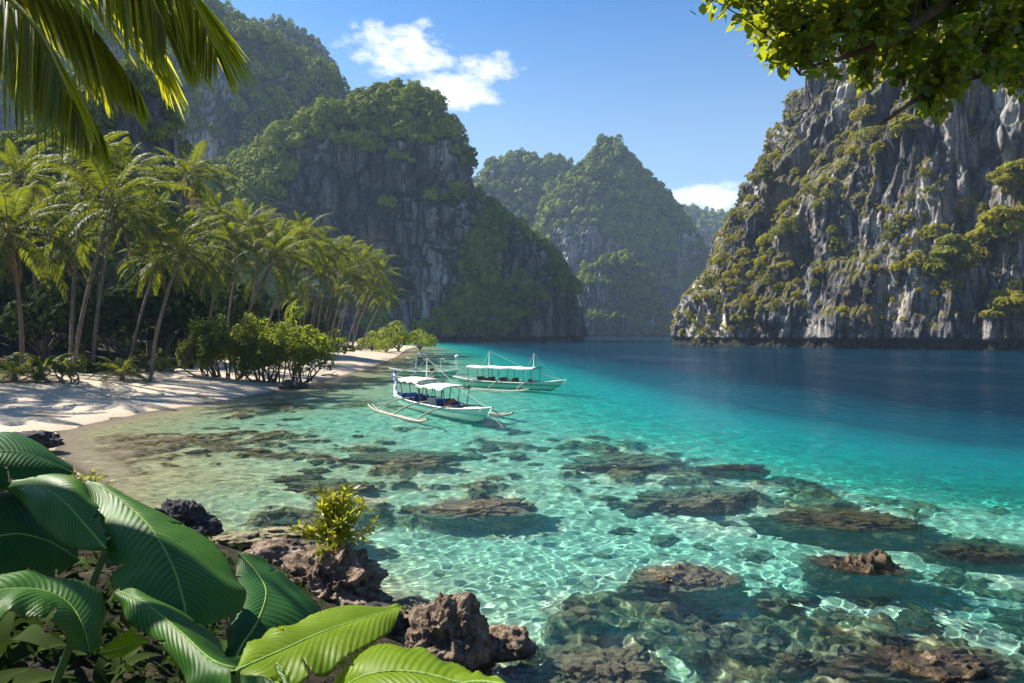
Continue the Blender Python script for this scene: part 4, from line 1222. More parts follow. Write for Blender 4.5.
shore_rock(288, 388, .1, 223, .95, .7, .55, .2, M_DARKROCK, "black rock at the waterline in front of the beach shrub", .1)
shore_rock(300, 387, .1, 225, .6, .5, .45, .9, M_DARKROCK, "smaller black rock touching the one in front of the beach shrub", .05)
for i, (px, py, s, lab) in enumerate([(352, 350, 1.6, "dark rock on the sand under the far palms"), (378, 349, 2.6, "dark flat rock at the far tip of the beach"), (392, 346, 2.2, "outermost dark rock at the far tip of the beach"),
                                      (335, 354, 1.1, "small dark rock where the far beach narrows"), (366, 346, 2.2, "dark rock beneath the bright trees at the beach end")]):
    shore_rock(px, py, .3, 231 + 2 * i, s * 1.5, s, s * .55, i * .7, M_DARKROCK, lab, .1, subd=4)
# driftwood on the beach
M_DRIFT = mat_bark("driftwood", (.03, .024, .018), (.10, .08, .06))
for i, (px, py, L_, lab) in enumerate([(18, 386, 3.0, "dark driftwood branch lying on the sand by the frame edge"), (330, 372, 2.2, "thin driftwood stick on the sand beyond the beach shrub"), (262, 380, 2.6, "bare dead branch on the sand under the beach shrub")]):
    c = on_z(px, py, 1.2 if i == 0 else .6); c.z = gz(c.x, c.y); a = Acc()
    a.tube(crom([(-L_ / 2, 0, .08), (-L_ * .1, .2, .22), (L_ * .2, .1, .12), (L_ / 2, -.2, .3)], 10), np.linspace(.12, .03, 10), 6)
    a.tube(crom([(0, .15, .18), (.4, .5, .5), (.7, .7, .55)], 6), np.linspace(.06, .02, 6), 5)
    o = obj("driftwood", a.mesh("driftwood"), M_DRIFT); o.location = c; tag(o, lab, "driftwood")

# ------------------------------------------------------------------ outrigger boats
def flatmat(name, col, rough=.5, spec=.35, var=.25, sc=3.0):
    k = Nodes(name); p = k.coord("Object"); n = k.noise(p, sc, 6, .65)
    c = k.mix(k.rng(n, .35, .75), col, tuple(x * (1 - var) for x in col))
    return k.done(k.principled(c, rough, k.bump(n, .3, .02), **{"Specular_IOR_Level": spec}))
M_WHITE = flatmat("worn_white_paint", (.72, .73, .70)); M_CANVAS = flatmat("white_canvas", (.78, .77, .72), .8, .1, .15, 1.2)
M_BLUE = flatmat("blue_cushion", (.03, .09, .30), .7, .15); M_WOOD = flatmat("varnished_wood", (.16, .075, .035), .55)
M_BAMBOO = flatmat("grey_bamboo", (.40, .36, .28), .6, .2, .4); M_ORANGE = flatmat("orange_life_vest", (.40, .10, .03), .8); M_DKCLOTH = flatmat("dark_blue_cloth", (.02, .03, .12), .8)
M_ROPE = flatmat("rope", (.45, .42, .36), .9)
def hull_mat(name, low, mid, stripe):
    k = Nodes(name); s = k.new("SeparateXYZ"); p = k.coord("Object"); k.l.new(p, s.inputs[0]); z = s.outputs[2]
    n = k.noise(p, 4, 6, .7)
    zz = k.math('ADD', z, k.math('MULTIPLY', k.math('SUBTRACT', n, .5), .05))
    c = k.ramp(zz, [(0.0, low), (.10, low), (.13, mid), (.40, mid), (.43, stripe), (.56, stripe), (.58, mid)])
    c.node.color_ramp.interpolation = 'LINEAR'
    c = k.mix(k.rng(n, .55, .75), c, (.35, .33, .28)) if False else k.mix(k.math('MULTIPLY', k.rng(n, .5, .8), .35), c, (.30, .29, .24))
    return k.done(k.principled(c, .4, None))
M_HULL1 = hull_mat("mint_white_hull", (.04, .16, .13), (.34, .58, .48), (.10, .40, .30))
M_HULL2 = hull_mat("green_white_hull", (.02, .14, .10), (.30, .54, .42), (.04, .28, .18))

def box(a, cx, cy, cz, sx, sy, sz):
    v = np.array([[x, y, z] for x in (-1, 1) for y in (-1, 1) for z in (-1, 1)]) * [sx / 2, sy / 2, sz / 2] + [cx, cy, cz]
    a.add(v, [[0, 1, 3, 2], [4, 6, 7, 5], [0, 4, 5, 1], [2, 3, 7, 6], [0, 2, 6, 4], [1, 5, 7, 3]])

def banca(loc, yaw, L, W, label, hullm, canopies, posts, masts, seats, og=3.1, seed=1, flag=False, group="outrigger boats at anchor"):
    rg = np.random.default_rng(seed)
    root = empty("outrigger_boat", loc, label, "boat", group, yaw)
    n, m = 49, 13
    t = np.linspace(-1, 1, n); hw = W / 2 * np.maximum(.02, 1 - np.abs(t) ** 2.6) ** .75
    sheer = .62 + .42 * np.maximum(t, 0) ** 3 + .30 * np.maximum(-t, 0) ** 3
    keel = -.38 + .95 * np.abs(t) ** 5
    u = np.linspace(-1, 1, m)
    prof = np.abs(u) ** 1.7
    X_ = (t * L / 2)[:, None] + 0 * u[None]; X_ = X_ + np.sign(t)[:, None] * prof[None] * .5 * (np.abs(t) ** 6)[:, None]
    Yv = hw[:, None] * np.sign(u)[None] * np.abs(u)[None] ** .55
    Z = keel[:, None] + (sheer - keel)[:, None] * prof[None]
    v = np.stack([X_, Yv, Z], -1)
    a = Acc().add(v.reshape(-1, 3), grid_faces(n, m))
    inner = v.copy(); inner[..., 1] *= .90; inner[..., 2] = np.maximum(inner[..., 2], .16) - .0; inner[..., 2] = np.minimum(inner[..., 2], sheer[:, None] - .004)
    a.add(inner.reshape(-1, 3), grid_faces(n, m)[:, ::-1])
    obj("hull", a.mesh("hull"), hullm, root)
    g = Acc()
    for s in (-1, 1): g.tube(np.stack([X_[:, 0 if s < 0 else -1], hw * s, sheer + .02], -1), np.full(n, .045), 6)
    obj("gunwale", g.mesh("gunwale"), M_WHITE, root)
    d = Acc()
    for x in np.arange(-.36 * L, .40 * L, .32): box(d, x, 0, .30, .29, W * .80 * max(.2, 1 - abs(2 * x / L) ** 3), .03)
    obj("deck", d.mesh("deck", False), M_WOOD, root)
    fd = Acc(); box(fd, .40 * L, 0, .80, .16 * L, W * .36, .03)
    obj("foredeck", fd.mesh("foredeck", False), M_WHITE, root)
    for s in (-1, 1):
        x = np.linspace(-.36, .36, 24) * L
        z = .02 + .30 * (np.abs(x) / (.36 * L)) ** 6
        f = Acc().tube(np.stack([x, np.full(24, s * og), z], -1), np.full(24, .065), 7).tube(np.stack([x * .92, np.full(24, s * (og - .14)), z + .05], -1), np.full(24, .035), 6)
        o = obj("outrigger_float", f.mesh("outrigger_float"), M_BAMBOO, root)
    for x in (-.24, -.02, .24):
        y = np.linspace(-og, og, 22)
        z = .80 - .74 * (np.abs(y) / og) ** 3.0
        obj("crossbeam", Acc().tube(np.stack([np.full(22, x * L), y, z], -1), np.full(22, .05), 6).mesh("crossbeam"), M_BAMBOO, root)
    for (x0, x1, zc, wd, sag) in canopies:
        uu, vv = np.meshgrid(np.linspace(0, 1, 20), np.linspace(-1, 1, 12), indexing='ij')
        z = zc + .10 * (1 - vv ** 2) - sag * np.sin(uu * math.pi * 3) ** 2 * .5 + .12 * uu * (1 if x1 > x0 else -1) * sag
        top = np.stack([x0 + (x1 - x0) * uu, vv * wd / 2, z], -1).reshape(-1, 3)
        c = Acc().add(top, grid_faces(20, 12)).add(top - [0, 0, .035], grid_faces(20, 12)[:, ::-1])
        for s in (-1, 1):
            e = np.stack([x0 + (x1 - x0) * np.linspace(0, 1, 20), np.full(20, s * wd / 2)], -1)
            ez = z[:, 0 if s < 0 else -1]
            q = np.concatenate([np.column_stack([e, ez]), np.column_stack([e, ez - .12])]); i = np.arange(19)
            c.add(q, np.stack([i, i + 1, i + 21, i + 20], -1))
        cn = obj("canopy", c.mesh("canopy"), M_CANVAS, root)
        px_ = np.linspace(x0 + .15, x1 - .15, max(2, int((x1 - x0) / posts) + 1))
        for x in px_:
            for s in (-1, 1):
                obj("canopy_post", Acc().tube([(x, s * (W * .42), .5), (x, s * wd * .46, zc - .02)], [.035, .03], 6).mesh("canopy_post"), M_WOOD, root)
    for (x, h) in masts:
        ms = obj("mast", Acc().tube([(x, 0, .2), (x + .04, 0, h * .6), (x + .1, 0, h)], [.07, .055, .03], 7).mesh("mast"), M_WHITE, root)
        r_ = Acc().tube(crom([(x + .1, 0, h), (x + (L * .5 - x) * .55, 0, h * .55), (L * .49, 0, 1.02)], 8), np.full(8, .014), 4)
        r_.tube([(x + .1, 0, h), (x, -og, .72 - .6)], [.012, .012], 4).tube([(x + .1, 0, h), (x, og, .72 - .6)], [.012, .012], 4)
        obj("rigging", r_.mesh("rigging"), M_ROPE, ms)
    al = Acc().tube(crom([(L * .49, 0, .98), (L * .56, .1, .35), (L * .68, .3, -.5), (L * .8, .5, -1.6)], 10), np.full(10, .018), 4)
    obj("anchor_line", al.mesh("anchor_line"), M_ROPE, root)
    for (x, mt) in seats:
        s = Acc(); box(s, x, 0, .52, .42, W * .66, .09); box(s, x - .22, 0, .80, .08, W * .66, .50)
        obj("bench", s.mesh("bench", False), mt, root)
    if flag:
        s = Acc().tube([(-L * .49, 0, .8), (-L * .52, 0, 2.0)], [.05, .03], 6)
        obj("stern_post", s.mesh("stern_post"), M_WHITE, root)
        uu, vv = np.meshgrid(np.linspace(0, 1, 12), np.linspace(0, 1, 8), indexing='ij')
        fx = -L * .515 - .30 * vv ** 1.5 + (uu - .5) * (.62 - .34 * vv); fz = .55 + 2.0 * vv
        fv = np.concatenate([np.stack([fx, 0 * uu + s_ * .05, fz], -1).reshape(-1, 3) for s_ in (-1, 1)])
        k = Nodes("blue_and_white_paint"); cc = k.noise(k.mapping(k.coord("Object"), (1, 1, 2.2)), 2.0, 2, .5)
        fo = obj("stern_fin", mesh_np("stern_fin", fv, np.concatenate([grid_faces(12, 8), grid_faces(12, 8)[:, ::-1] + 96, [[i * 8 + 7, i * 8 + 15, i * 8 + 15 + 96, i * 8 + 7 + 96] for i in range(11)], [[j, j + 1, j + 97, j + 96] for j in range(7)], [[88 + j, 88 + j + 96, 88 + j + 97, 88 + j + 1] for j in range(7)]]), False), k.done(k.principled(k.ramp(cc, [(.47, (.02, .06, .30)), (.52, (.70, .72, .75))]), .8)), root)
    return root

b0 = on_z(396, 404); b1 = on_z(489, 425)
cen = (b0 + b1) / 2; yaw = math.atan2(b1.y - b0.y, b1.x - b0.x)
b1b = banca(tuple(cen), yaw, 13.6, 1.75, "mint and white outrigger boat with two white awnings and blue seats, the nearest", M_HULL1,
      [(-4.1, -0.7, 2.15, 2.1, .22), (-1.1, 3.0, 1.95, 2.1, .20)], 1.25, [(-1.6, 3.7)], [(-4.3, M_BLUE), (-3.3, M_BLUE), (-2.2, M_BLUE), (-1.1, M_BLUE), (0.0, M_WHITE), (1.2, M_BLUE)], 3.0, 3, True)
def on_boat(boat_loc, yaw, x, y, z):
    return (boat_loc.x + math.cos(yaw) * x - math.sin(yaw) * y, boat_loc.y + math.sin(yaw) * x + math.cos(yaw) * y, z)
def bundle(name, loc, seed, s, mat, lab, cat):
    bm, _ = rock_mesh(name, seed, s * .9, s * .7, s, 3, .22); o = obj(name, bm, mat); o.location = loc; tag(o, lab, cat)
bundle("life_vest_pile", on_boat(cen, yaw, 1.9, .15, .68), 301, .42, M_ORANGE, "red brown pile of life vests under the front awning of the nearest boat", "life vests")
bundle("cloth_bundle", on_boat(cen, yaw, 3.0, -.1, .66), 302, .42, M_DKCLOTH, "dark blue cloth bundle behind the bow of the nearest boat", "cloth")
bundle("crate_cover", on_boat(cen, yaw, -.5, .35, .62), 303, .34, M_WOOD, "brown covered bundle amidships in the nearest boat", "bundle")

c0 = on_z(458, 385.5); c1 = on_z(561, 391); cen2 = (c0 + c1) / 2; yaw2 = math.atan2(c1.y - c0.y, c1.x - c0.x)
banca(tuple(cen2), yaw2, 12.2, 1.7, "green and white outrigger boat with one long white awning and two masts", M_HULL2,
      [(-4.3, 3.4, 2.05, 1.9, .14)], 1.9, [(-2.2, 3.6), (3.0, 3.5)], [(-3, M_WOOD), (-1.6, M_WOOD), (-.2, M_WOOD), (1.2, M_WOOD)], 3.0, 5)
for i, (x, mt, lab) in enumerate([(-2.6, M_ORANGE, "red brown bundle near the stern of the long awning boat"), (-.8, M_WOOD, "dark bundle amidships in the long awning boat"), (2.6, M_ORANGE, "dark red bundle by the forward mast of the long awning boat")]):
    bundle("deck_bundle", on_boat(cen2, yaw2, x, .1, .62), 311 + i, .36, mt, lab, "bundle")
p3 = on_z(424, 376.5); banca((p3.x, p3.y, 0), yaw2 + .12, 9.5, 1.5, "small open outrigger boat with poles but no awning, behind the nearest boat", M_HULL2, [], 1.5, [(-1.2, 2.6), (2.4, 2.2)], [(-1, M_WHITE), (1.4, M_WOOD)], 2.6, 7)
p4 = on_z(425, 363.5); banca((p4.x, p4.y, 0), yaw2 - .2, 9.5, 1.5, "farthest small outrigger boat close to the beach end", M_HULL1, [(-1.5, 1.5, 1.75, 1.5, .05)], 1.4, [(-2.2, 2.6)], [(-1, M_BLUE)], 2.6, 9)
# mooring buoy
p5_ = on_z(457, 357); bu = empty("mooring_buoy", (p5_.x, p5_.y, 0), "small white buoy floating beyond the boats", "buoy")
bm, _ = rock_mesh("float", 321, .55, .55, .5, 3, .02); obj("float", bm, M_WHITE, bu)
obj("staff", Acc().tube([(0, 0, .3), (.1, 0, 1.6)], [.06, .04], 6).mesh("staff"), M_WHITE, bu)
# ------------------------------------------------------------------ foreground: broad leaves
def mat_bigleaf(name, col, vein, trans, back, veins=30.0, spec=.24):
    k = Nodes(name); uv = k.new("UVMap"); s = k.new("SeparateXYZ"); k.l.new(uv.outputs[0], s.inputs[0])
    u, v = s.outputs[0], s.outputs[1]                # u: -1..1 across (stored 0..1), v: along
    a = k.math('ABSOLUTE', k.math('SUBTRACT', u, .5))
    v = k.math('ADD', v, k.math('MULTIPLY', k.noise(k.coord("Object"), 3.0, 3, .6), .05))
    lat = k.math('SINE', k.math('MULTIPLY', k.math('SUBTRACT', v, k.math('MULTIPLY', a, .42)), veins * 6.283))
    fine = k.math('SINE', k.math('MULTIPLY', k.math('SUBTRACT', v, k.math('MULTIPLY', a, .42)), veins * 6.283 * 5))
    n = k.noise(k.coord("Object"), 5.0, 6, .65)
    mid = k.rng(a, .012, .004)
    c = k.mix(k.rng(n, .3, .7), tuple(x * .72 for x in col), tuple(x * 1.2 for x in col))
    c = k.mix(k.math('MULTIPLY', k.rng(lat, .75, 1.0), .30), c, vein)
    blot = k.rng(k.noise(k.coord("Object"), 19.0, 4, .7), .66, .72)
    c = k.mix(k.math('MULTIPLY', blot, .45), c, (.10, .075, .02))
    c = k.mix(k.math('MULTIPLY', k.rng(k.math('ADD', a, k.math('MULTIPLY', k.math('SUBTRACT', k.noise(k.coord("Object"), 7.0, 5, .7), .5), .09)), .470, .492), .8), c, (.13, .09, .03))
    c = k.mix(mid, c, vein)
    h = k.math('ADD', k.math('MULTIPLY', lat, .5), k.math('ADD', k.math('MULTIPLY', fine, .10), k.math('MULTIPLY', n, .3)))
    nb = k.bump(h, .30, .008)
    ps = k.principled(c, k.rng(n, .3, .7, .32, .50), nb, **{"Specular_IOR_Level": spec})
    tr = k.new("BsdfTranslucent"); k.set(tr.inputs["Color"], k.mix(k.math('MULTIPLY', k.rng(lat, .7, 1), .25), back, tuple(x * .6 for x in back))); k.l.new(nb, tr.inputs["Normal"])
    return k.done(k.mixsh(trans, ps, tr.outputs[0]))
M_LEAF = mat_bigleaf("broad_leaf", (.042, .128, .012), (.13, .25, .04), .36, (.24, .46, .02))
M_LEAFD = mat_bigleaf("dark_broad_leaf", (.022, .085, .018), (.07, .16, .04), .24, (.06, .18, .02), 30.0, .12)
M_LEAFLIT = mat_bigleaf("backlit_yellow_leaf", (.16, .25, .012), (.26, .34, .05), .55, (.60, .70, .02), 24.0)  # yellow green leaf, sun through the blade partly put into its colour
M_RIB = mat_bark("leaf_midrib", (.14, .22, .05), (.20, .30, .07))
M_STALK = mat_bark("leaf_stalk", (.03, .06, .015), (.07, .12, .03))

def leaf_from(name, mid, left, right, mat, parent, sag=.12, ruffle=.012, seed=1, n=110, m=17):
    """a broad leaf whose midrib and two margins run through points (px, py, distance) of the view; the blade bulges between them"""
    rg = np.random.default_rng(seed)
    W = [crom([tuple(at(*q)) for q in c], n) for c in (left, mid, right)]
    org = np.array(parent.location)
    rows, UV = [], []
    v = np.linspace(0, 1, n)
    for side, E in ((0, W[0]), (1, W[2])):
        w = np.linspace(0, 1, m)
        if side == 0: w = w[::-1]
        for q in w:
            if side == 1 and q == 0: continue
            P = W[1] * (1 - q) + E * q
            rows.append((side, q, P)); UV.append(np.column_stack([np.full(n, .5 + (q if side else -q) * .5), v]))
    G = np.stack([r[2] for r in rows], 0)                 # (2m-1, n, 3)
    du = np.gradient(G, axis=0); dv = np.gradient(G, axis=1); N = unit(np.cross(du, dv) + 1e-9)
    tocam = np.array([0, 0, CAM_H]) - G
    N = N * np.where((N * tocam).sum(-1).mean() < 0, -1, 1)
    q = np.array([r[1] for r in rows])[:, None]
    wid = np.linalg.norm(W[0] - W[2], axis=1)[None]
    disp = sag * wid * (4 * q * (1 - q)) * .5 + ruffle * q ** 2 * np.sin(v[None] * 23 + 5 * np.array([r[0] for r in rows])[:, None] + 1.7 * np.sin(v[None] * 9)) \
        + .0026 * (1 + .8 * np.sin(v[None] * 17)) * np.sin((v[None] - .21 * q) * 6.283 * 30) * np.sqrt(q) * np.clip(wid / .3, 0, 1)
    G = G + N * disp[..., None]
    F_ = grid_faces(len(rows), n); cut = np.zeros(len(F_), bool); ii, jj = F_[:, 0] // n, F_[:, 0] % n
    for s_ in range(int(rg.integers(2, 5))):                # tears along the side veins, nibbled edge
        j0 = int(rg.integers(18, n - 14)); hi = rg.random() < .5; dep_ = rg.uniform(.25, .75)
        qq = np.abs(ii + .5 - (m - 1)) / (m - 1); onside = (ii >= m - 1) == hi
        wdt = (qq - (1 - dep_)) / dep_ * rg.uniform(.7, 2.2)
        cut |= onside & (qq > 1 - dep_) & (np.abs(jj - (j0 - 4 * (qq - 1))) < wdt)
    me = mesh_np(name, G.reshape(-1, 3) - org, F_[~cut], True, None, np.concatenate(UV))
    o = obj(name, me, mat, parent)
    md = o.modifiers.new("thickness", 'SOLIDIFY'); md.thickness = .0012
    rib = Acc().tube(W[1] - org + N[m - 1] * .001, np.linspace(.002, .0055, n), 6)
    obj("midrib", rib.mesh("midrib"), M_RIB, o)
    return W[1]

def stalk(parent, a, b, r=.018):
    a, b = np.array(a, float), np.array(b, float); org = np.array(parent.location)
    obj("stalk", Acc().tube(crom([b, b * .55 + a * .45 + np.array([.03, .05, .02]), a], 10) - org, np.linspace(r * 1.4, r * .7, 10), 7).mesh("stalk"), M_STALK, parent)

def plant_at(x, y, label, cat="broad leaf plant"):
    return empty("broad_leaf_plant", (x, y, gz(x, y)), label, cat)

pA = plant_at(-1.35, 2.35, "large glossy green broad leaf plant in the near corner with the biggest leaf")
pB = plant_at(-2.35, 2.2, "dark shaded broad leaf plant at the frame edge beside the glossy one")
pC = plant_at(-.55, 1.75, "yellow green broad leaf plant, sun glow partly put into its colour, at the bottom edge")
# biggest leaf: tip far upper left, base low
m_ = leaf_from("leaf", [(85, 479, 3.3), (120, 500, 3.15), (150, 527, 2.95), (172, 565, 2.75), (183, 600, 2.6), (188, 632, 2.5)],
          [(85, 479, 3.3), (92, 512, 3.12), (101, 545, 2.92), (112, 585, 2.72), (140, 618, 2.58), (188, 634, 2.5)],
          [(85, 479, 3.3), (150, 506, 3.2), (205, 540, 3.05), (240, 580, 2.85), (240, 612, 2.7), (188, 632, 2.5)], M_LEAF, pA, .10, .012, 1)
stalk(pA, m_[-1], (-1.25, 2.45, pA.location.z))
m_ = leaf_from("leaf", [(117, 590, 2.55), (150, 607, 2.4), (180, 632, 2.25), (215, 662, 2.1), (255, 672, 2.0), (290, 690, 1.9)],
          [(117, 590, 2.55), (125, 618, 2.42), (160, 642, 2.28), (185, 680, 2.1), (215, 712, 2.0), (290, 692, 1.9)],
          [(117, 590, 2.55), (165, 600, 2.5), (205, 632, 2.4), (232, 657, 2.28), (280, 660, 2.1), (290, 690, 1.9)], M_LEAF, pA, .12, .014, 2)
stalk(pA, m_[-1], (-.9, 2.1, pA.location.z))
m_ = leaf_from("leaf", [(238, 552, 3.35), (256, 572, 3.25), (266, 592, 3.1), (258, 620, 2.9), (240, 648, 2.75), (228, 680, 2.6)],
          [(238, 552, 3.35), (236, 575, 3.2), (232, 600, 3.05), (228, 625, 2.9), (226, 655, 2.75), (228, 682, 2.6)],
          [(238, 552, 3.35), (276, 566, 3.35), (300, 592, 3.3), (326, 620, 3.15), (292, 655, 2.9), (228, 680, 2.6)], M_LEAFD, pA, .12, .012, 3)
stalk(pA, m_[-1], (-1.1, 2.5, pA.location.z))
m_ = leaf_from("leaf", [(150, 640, 2.9), (128, 646, 2.85), (112, 650, 2.8), (98, 652, 2.7)], [(150, 640, 2.9), (130, 652, 2.85), (115, 658, 2.8), (98, 652, 2.7)], [(150, 640, 2.9), (130, 630, 2.85), (112, 640, 2.8), (98, 652, 2.7)], M_LEAFLIT, pA, .1, .006, 4)
# dark plant at the edge
m_ = leaf_from("leaf", [(2, 487, 3.3), (35, 484, 3.2), (62, 500, 3.05), (88, 528, 2.9), (106, 549, 2.8)],
          [(2, 487, 3.3), (25, 505, 3.1), (45, 530, 2.95), (75, 550, 2.85), (106, 549, 2.8)],
          [(2, 487, 3.3), (45, 474, 3.3), (82, 484, 3.2), (102, 520, 3.0), (106, 549, 2.8)], M_LEAF, pB, .12, .012, 5)
stalk(pB, m_[-1], (-2.2, 2.4, pB.location.z))
m_ = leaf_from("leaf", [(76, 474, 3.6), (40, 458, 3.5), (0, 452, 3.4), (-45, 470, 3.2), (-80, 510, 3.0)],
          [(76, 474, 3.6), (52, 478, 3.45), (10, 488, 3.3), (-40, 505, 3.1), (-80, 512, 3.0)],
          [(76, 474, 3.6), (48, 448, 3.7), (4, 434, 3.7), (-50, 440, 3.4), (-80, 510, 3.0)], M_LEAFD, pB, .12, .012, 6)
stalk(pB, m_[-1], (-2.6, 2.4, pB.location.z))
m_ = leaf_from("leaf", [(80, 560, 3.3), (45, 540, 3.2), (5, 535, 3.1), (-50, 560, 2.9), (-90, 600, 2.8)],
          [(80, 560, 3.3), (50, 580, 3.15), (5, 592, 3.0), (-50, 610, 2.85), (-90, 602, 2.8)],
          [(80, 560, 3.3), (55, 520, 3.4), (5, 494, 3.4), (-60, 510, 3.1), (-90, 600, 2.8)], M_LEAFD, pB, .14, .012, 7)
m_ = leaf_from("leaf", [(90, 656, 2.2), (82, 625, 2.25), (66, 602, 2.3), (35, 590, 2.3), (-10, 594, 2.2), (-60, 620, 2.1)],
          [(90, 656, 2.2), (66, 640, 2.15), (44, 622, 2.12), (18, 614, 2.1), (-20, 625, 2.05), (-60, 622, 2.1)],
          [(90, 656, 2.2), (106, 628, 2.4), (98, 596, 2.5), (55, 580, 2.5), (-5, 578, 2.4), (-60, 620, 2.1)], M_LEAF, pB, .14, .014, 8)
stalk(pB, m_[-1], (-2.4, 2.0, pB.location.z))
# yellow green leaves, backlight partly in their colour
m_ = leaf_from("leaf", [(403, 607, 2.15), (365, 618, 2.05), (320, 634, 1.95), (280, 652, 1.85), (235, 672, 1.75)],
          [(403, 607, 2.15), (350, 608, 2.15), (300, 622, 2.08), (255, 640, 1.95), (235, 670, 1.75)],
          [(403, 607, 2.15), (386, 634, 1.95), (345, 662, 1.82), (296, 684, 1.72), (235, 674, 1.75)], M_LEAFLIT, pC, .12, .010, 9)
stalk(pC, m_[-1], (-.75, 1.8, pC.location.z))
m_ = leaf_from("leaf", [(322, 700, 1.8), (365, 676, 1.75), (410, 672, 1.72), (460, 684, 1.68), (515, 704, 1.62)],
          [(322, 700, 1.8), (352, 660, 1.88), (395, 645, 1.9), (440, 660, 1.85), (515, 702, 1.62)],
          [(322, 700, 1.8), (365, 705, 1.65), (410, 712, 1.6), (460, 712, 1.58), (515, 706, 1.62)], M_LEAFLIT, pC, .12, .010, 10)
stalk(pC, m_[0], (-.55, 1.8, pC.location.z))
m_ = leaf_from("leaf", [(430, 706, 1.7), (452, 688, 1.68), (480, 682, 1.66), (515, 688, 1.62)], [(430, 706, 1.7), (448, 678, 1.72), (480, 673, 1.72), (515, 686, 1.62)], [(430, 706, 1.7), (455, 700, 1.62), (485, 696, 1.6), (515, 690, 1.62)], M_LEAFLIT, pC, .1, .006, 11)

# small dark plants in the shade below the broad leaves
def ovate(c, n, d, size, rg, w=.36):
    """pointed leaves with a fold: base c, direction d, facing n"""
    N = len(c); d = unit(d); n = unit(n - (n * d).sum(-1, keepdims=True) * d); b = np.cross(d, n); s = np.broadcast_to(size, (N,))[:, None]
    P = [c, c + d * s * .30 + b * s * w * .85 - n * s * .05, c + d * s * .65 + b * s * w * .72 - n * s * .08, c + d * s - n * s * .12, c + d * s * .65 - b * s * w * .72 - n * s * .08, c + d * s * .30 - b * s * w * .85 - n * s * .05]
    v = np.stack(P, 1).reshape(-1, 3); i = np.arange(N)[:, None] * 6
    return v, np.concatenate([i + [0, 1, 2, 3], i + [0, 3, 4, 5]])
rg = np.random.default_rng(121)
UL = []
for i in range(11000):
    x, y = rg.uniform(-9, 1.0), rg.uniform(1.8, 15)
    UL.append((x, y))
UL = np.array(UL); h, _, s_ = land_h(UL[:, 0], UL[:, 1]); ok = (s_ > 1.4) & (fbm(UL[:, 0] * .8, UL[:, 1] * .8, 0, 3, 131) > -.35)
UL, h = UL[ok], h[ok]
c = np.column_stack([UL, h + rg.uniform(.0, .42, len(h))]); d = unit(rg.normal(size=c.shape) * [1, 1, .9] + [0, 0, .5])
v, f = ovate(c, np.tile([0, 0, 1.0], (len(c), 1)) + rg.normal(size=c.shape) * .35, d, rg.uniform(.07, .20, len(c)), rg, .22)
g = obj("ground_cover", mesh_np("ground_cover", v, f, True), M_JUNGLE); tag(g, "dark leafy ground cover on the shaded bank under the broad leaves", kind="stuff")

def understory(name, seed, nleaf, L, mat, label):
    rg = np.random.default_rng(seed); root = empty(name, (0, 0, 0), label, "plant", "shaded small plants under the broad leaves")
    for i in range(nleaf):
        az = i * 2.4 + rg.normal() * .3; el = R(rg.uniform(25, 75)); l_ = L * rg.uniform(.7, 1.1); n, m = 14, 7
        t = np.linspace(0, 1, n); a = el - 1.5 * t ** 1.3; x = np.cumsum(np.cos(a)) * l_ / n; z = np.cumsum(np.sin(a)) * l_ / n
        w = l_ * .17 * np.sin(np.pi * np.clip(t * .98 + .01, 0, 1) ** .75) * (t > .18) + .004
        u = np.linspace(-1, 1, m)
        G = np.stack([x[:, None] + 0 * u, w[:, None] * u[None], z[:, None] + .35 * w[:, None] * np.abs(u)[None] ** 1.5], -1)
        c_, s_ = math.cos(az), math.sin(az)
        G = np.stack([G[..., 0] * c_ - G[..., 1] * s_, G[..., 0] * s_ + G[..., 1] * c_, G[..., 2]], -1)
        uv = np.stack(np.broadcast_arrays(u[None] * .5 + .5, t[:, None]), -1).reshape(-1, 2)
        obj("leaf", mesh_np("leaf", G.reshape(-1, 3), grid_faces(n, m), True, None, uv), mat, root)
    return root
us = [understory("shade_plant", 145 + i, 9, .62, M_JUNGLE, "dark long leaved plant in the shade beneath the broad leaves") for i in range(3)]
rg = np.random.default_rng(148)
USP = [(-2.9, 3.2), (-2.2, 3.4), (-1.6, 3.5), (-1.1, 3.1), (-3.6, 4.2), (-2.8, 4.4), (-2.0, 4.6), (-1.5, 4.3), (-.9, 3.9), (-4.4, 5.6), (-3.5, 5.8), (-2.6, 6.0), (-1.9, 5.7), (-.6, 2.9), (-5.2, 7.2), (-4.2, 7.4), (-3.2, 7.3), (-.3, 3.4), (-1.9, 2.9), (-3.3, 2.7), (-6.0, 9.0), (-5.0, 9.2), (-6.8, 11.0)]
for i, (x, y) in enumerate(USP):
    q = (x, y, gz(x, y) - .02); s = rg.uniform(1.1, 1.8)
    if i < 3: us[i].location = q; us[i].scale = (s,) * 3
    else: copy_thing(us[i % 3], q, rg.random() * 6.28, s)

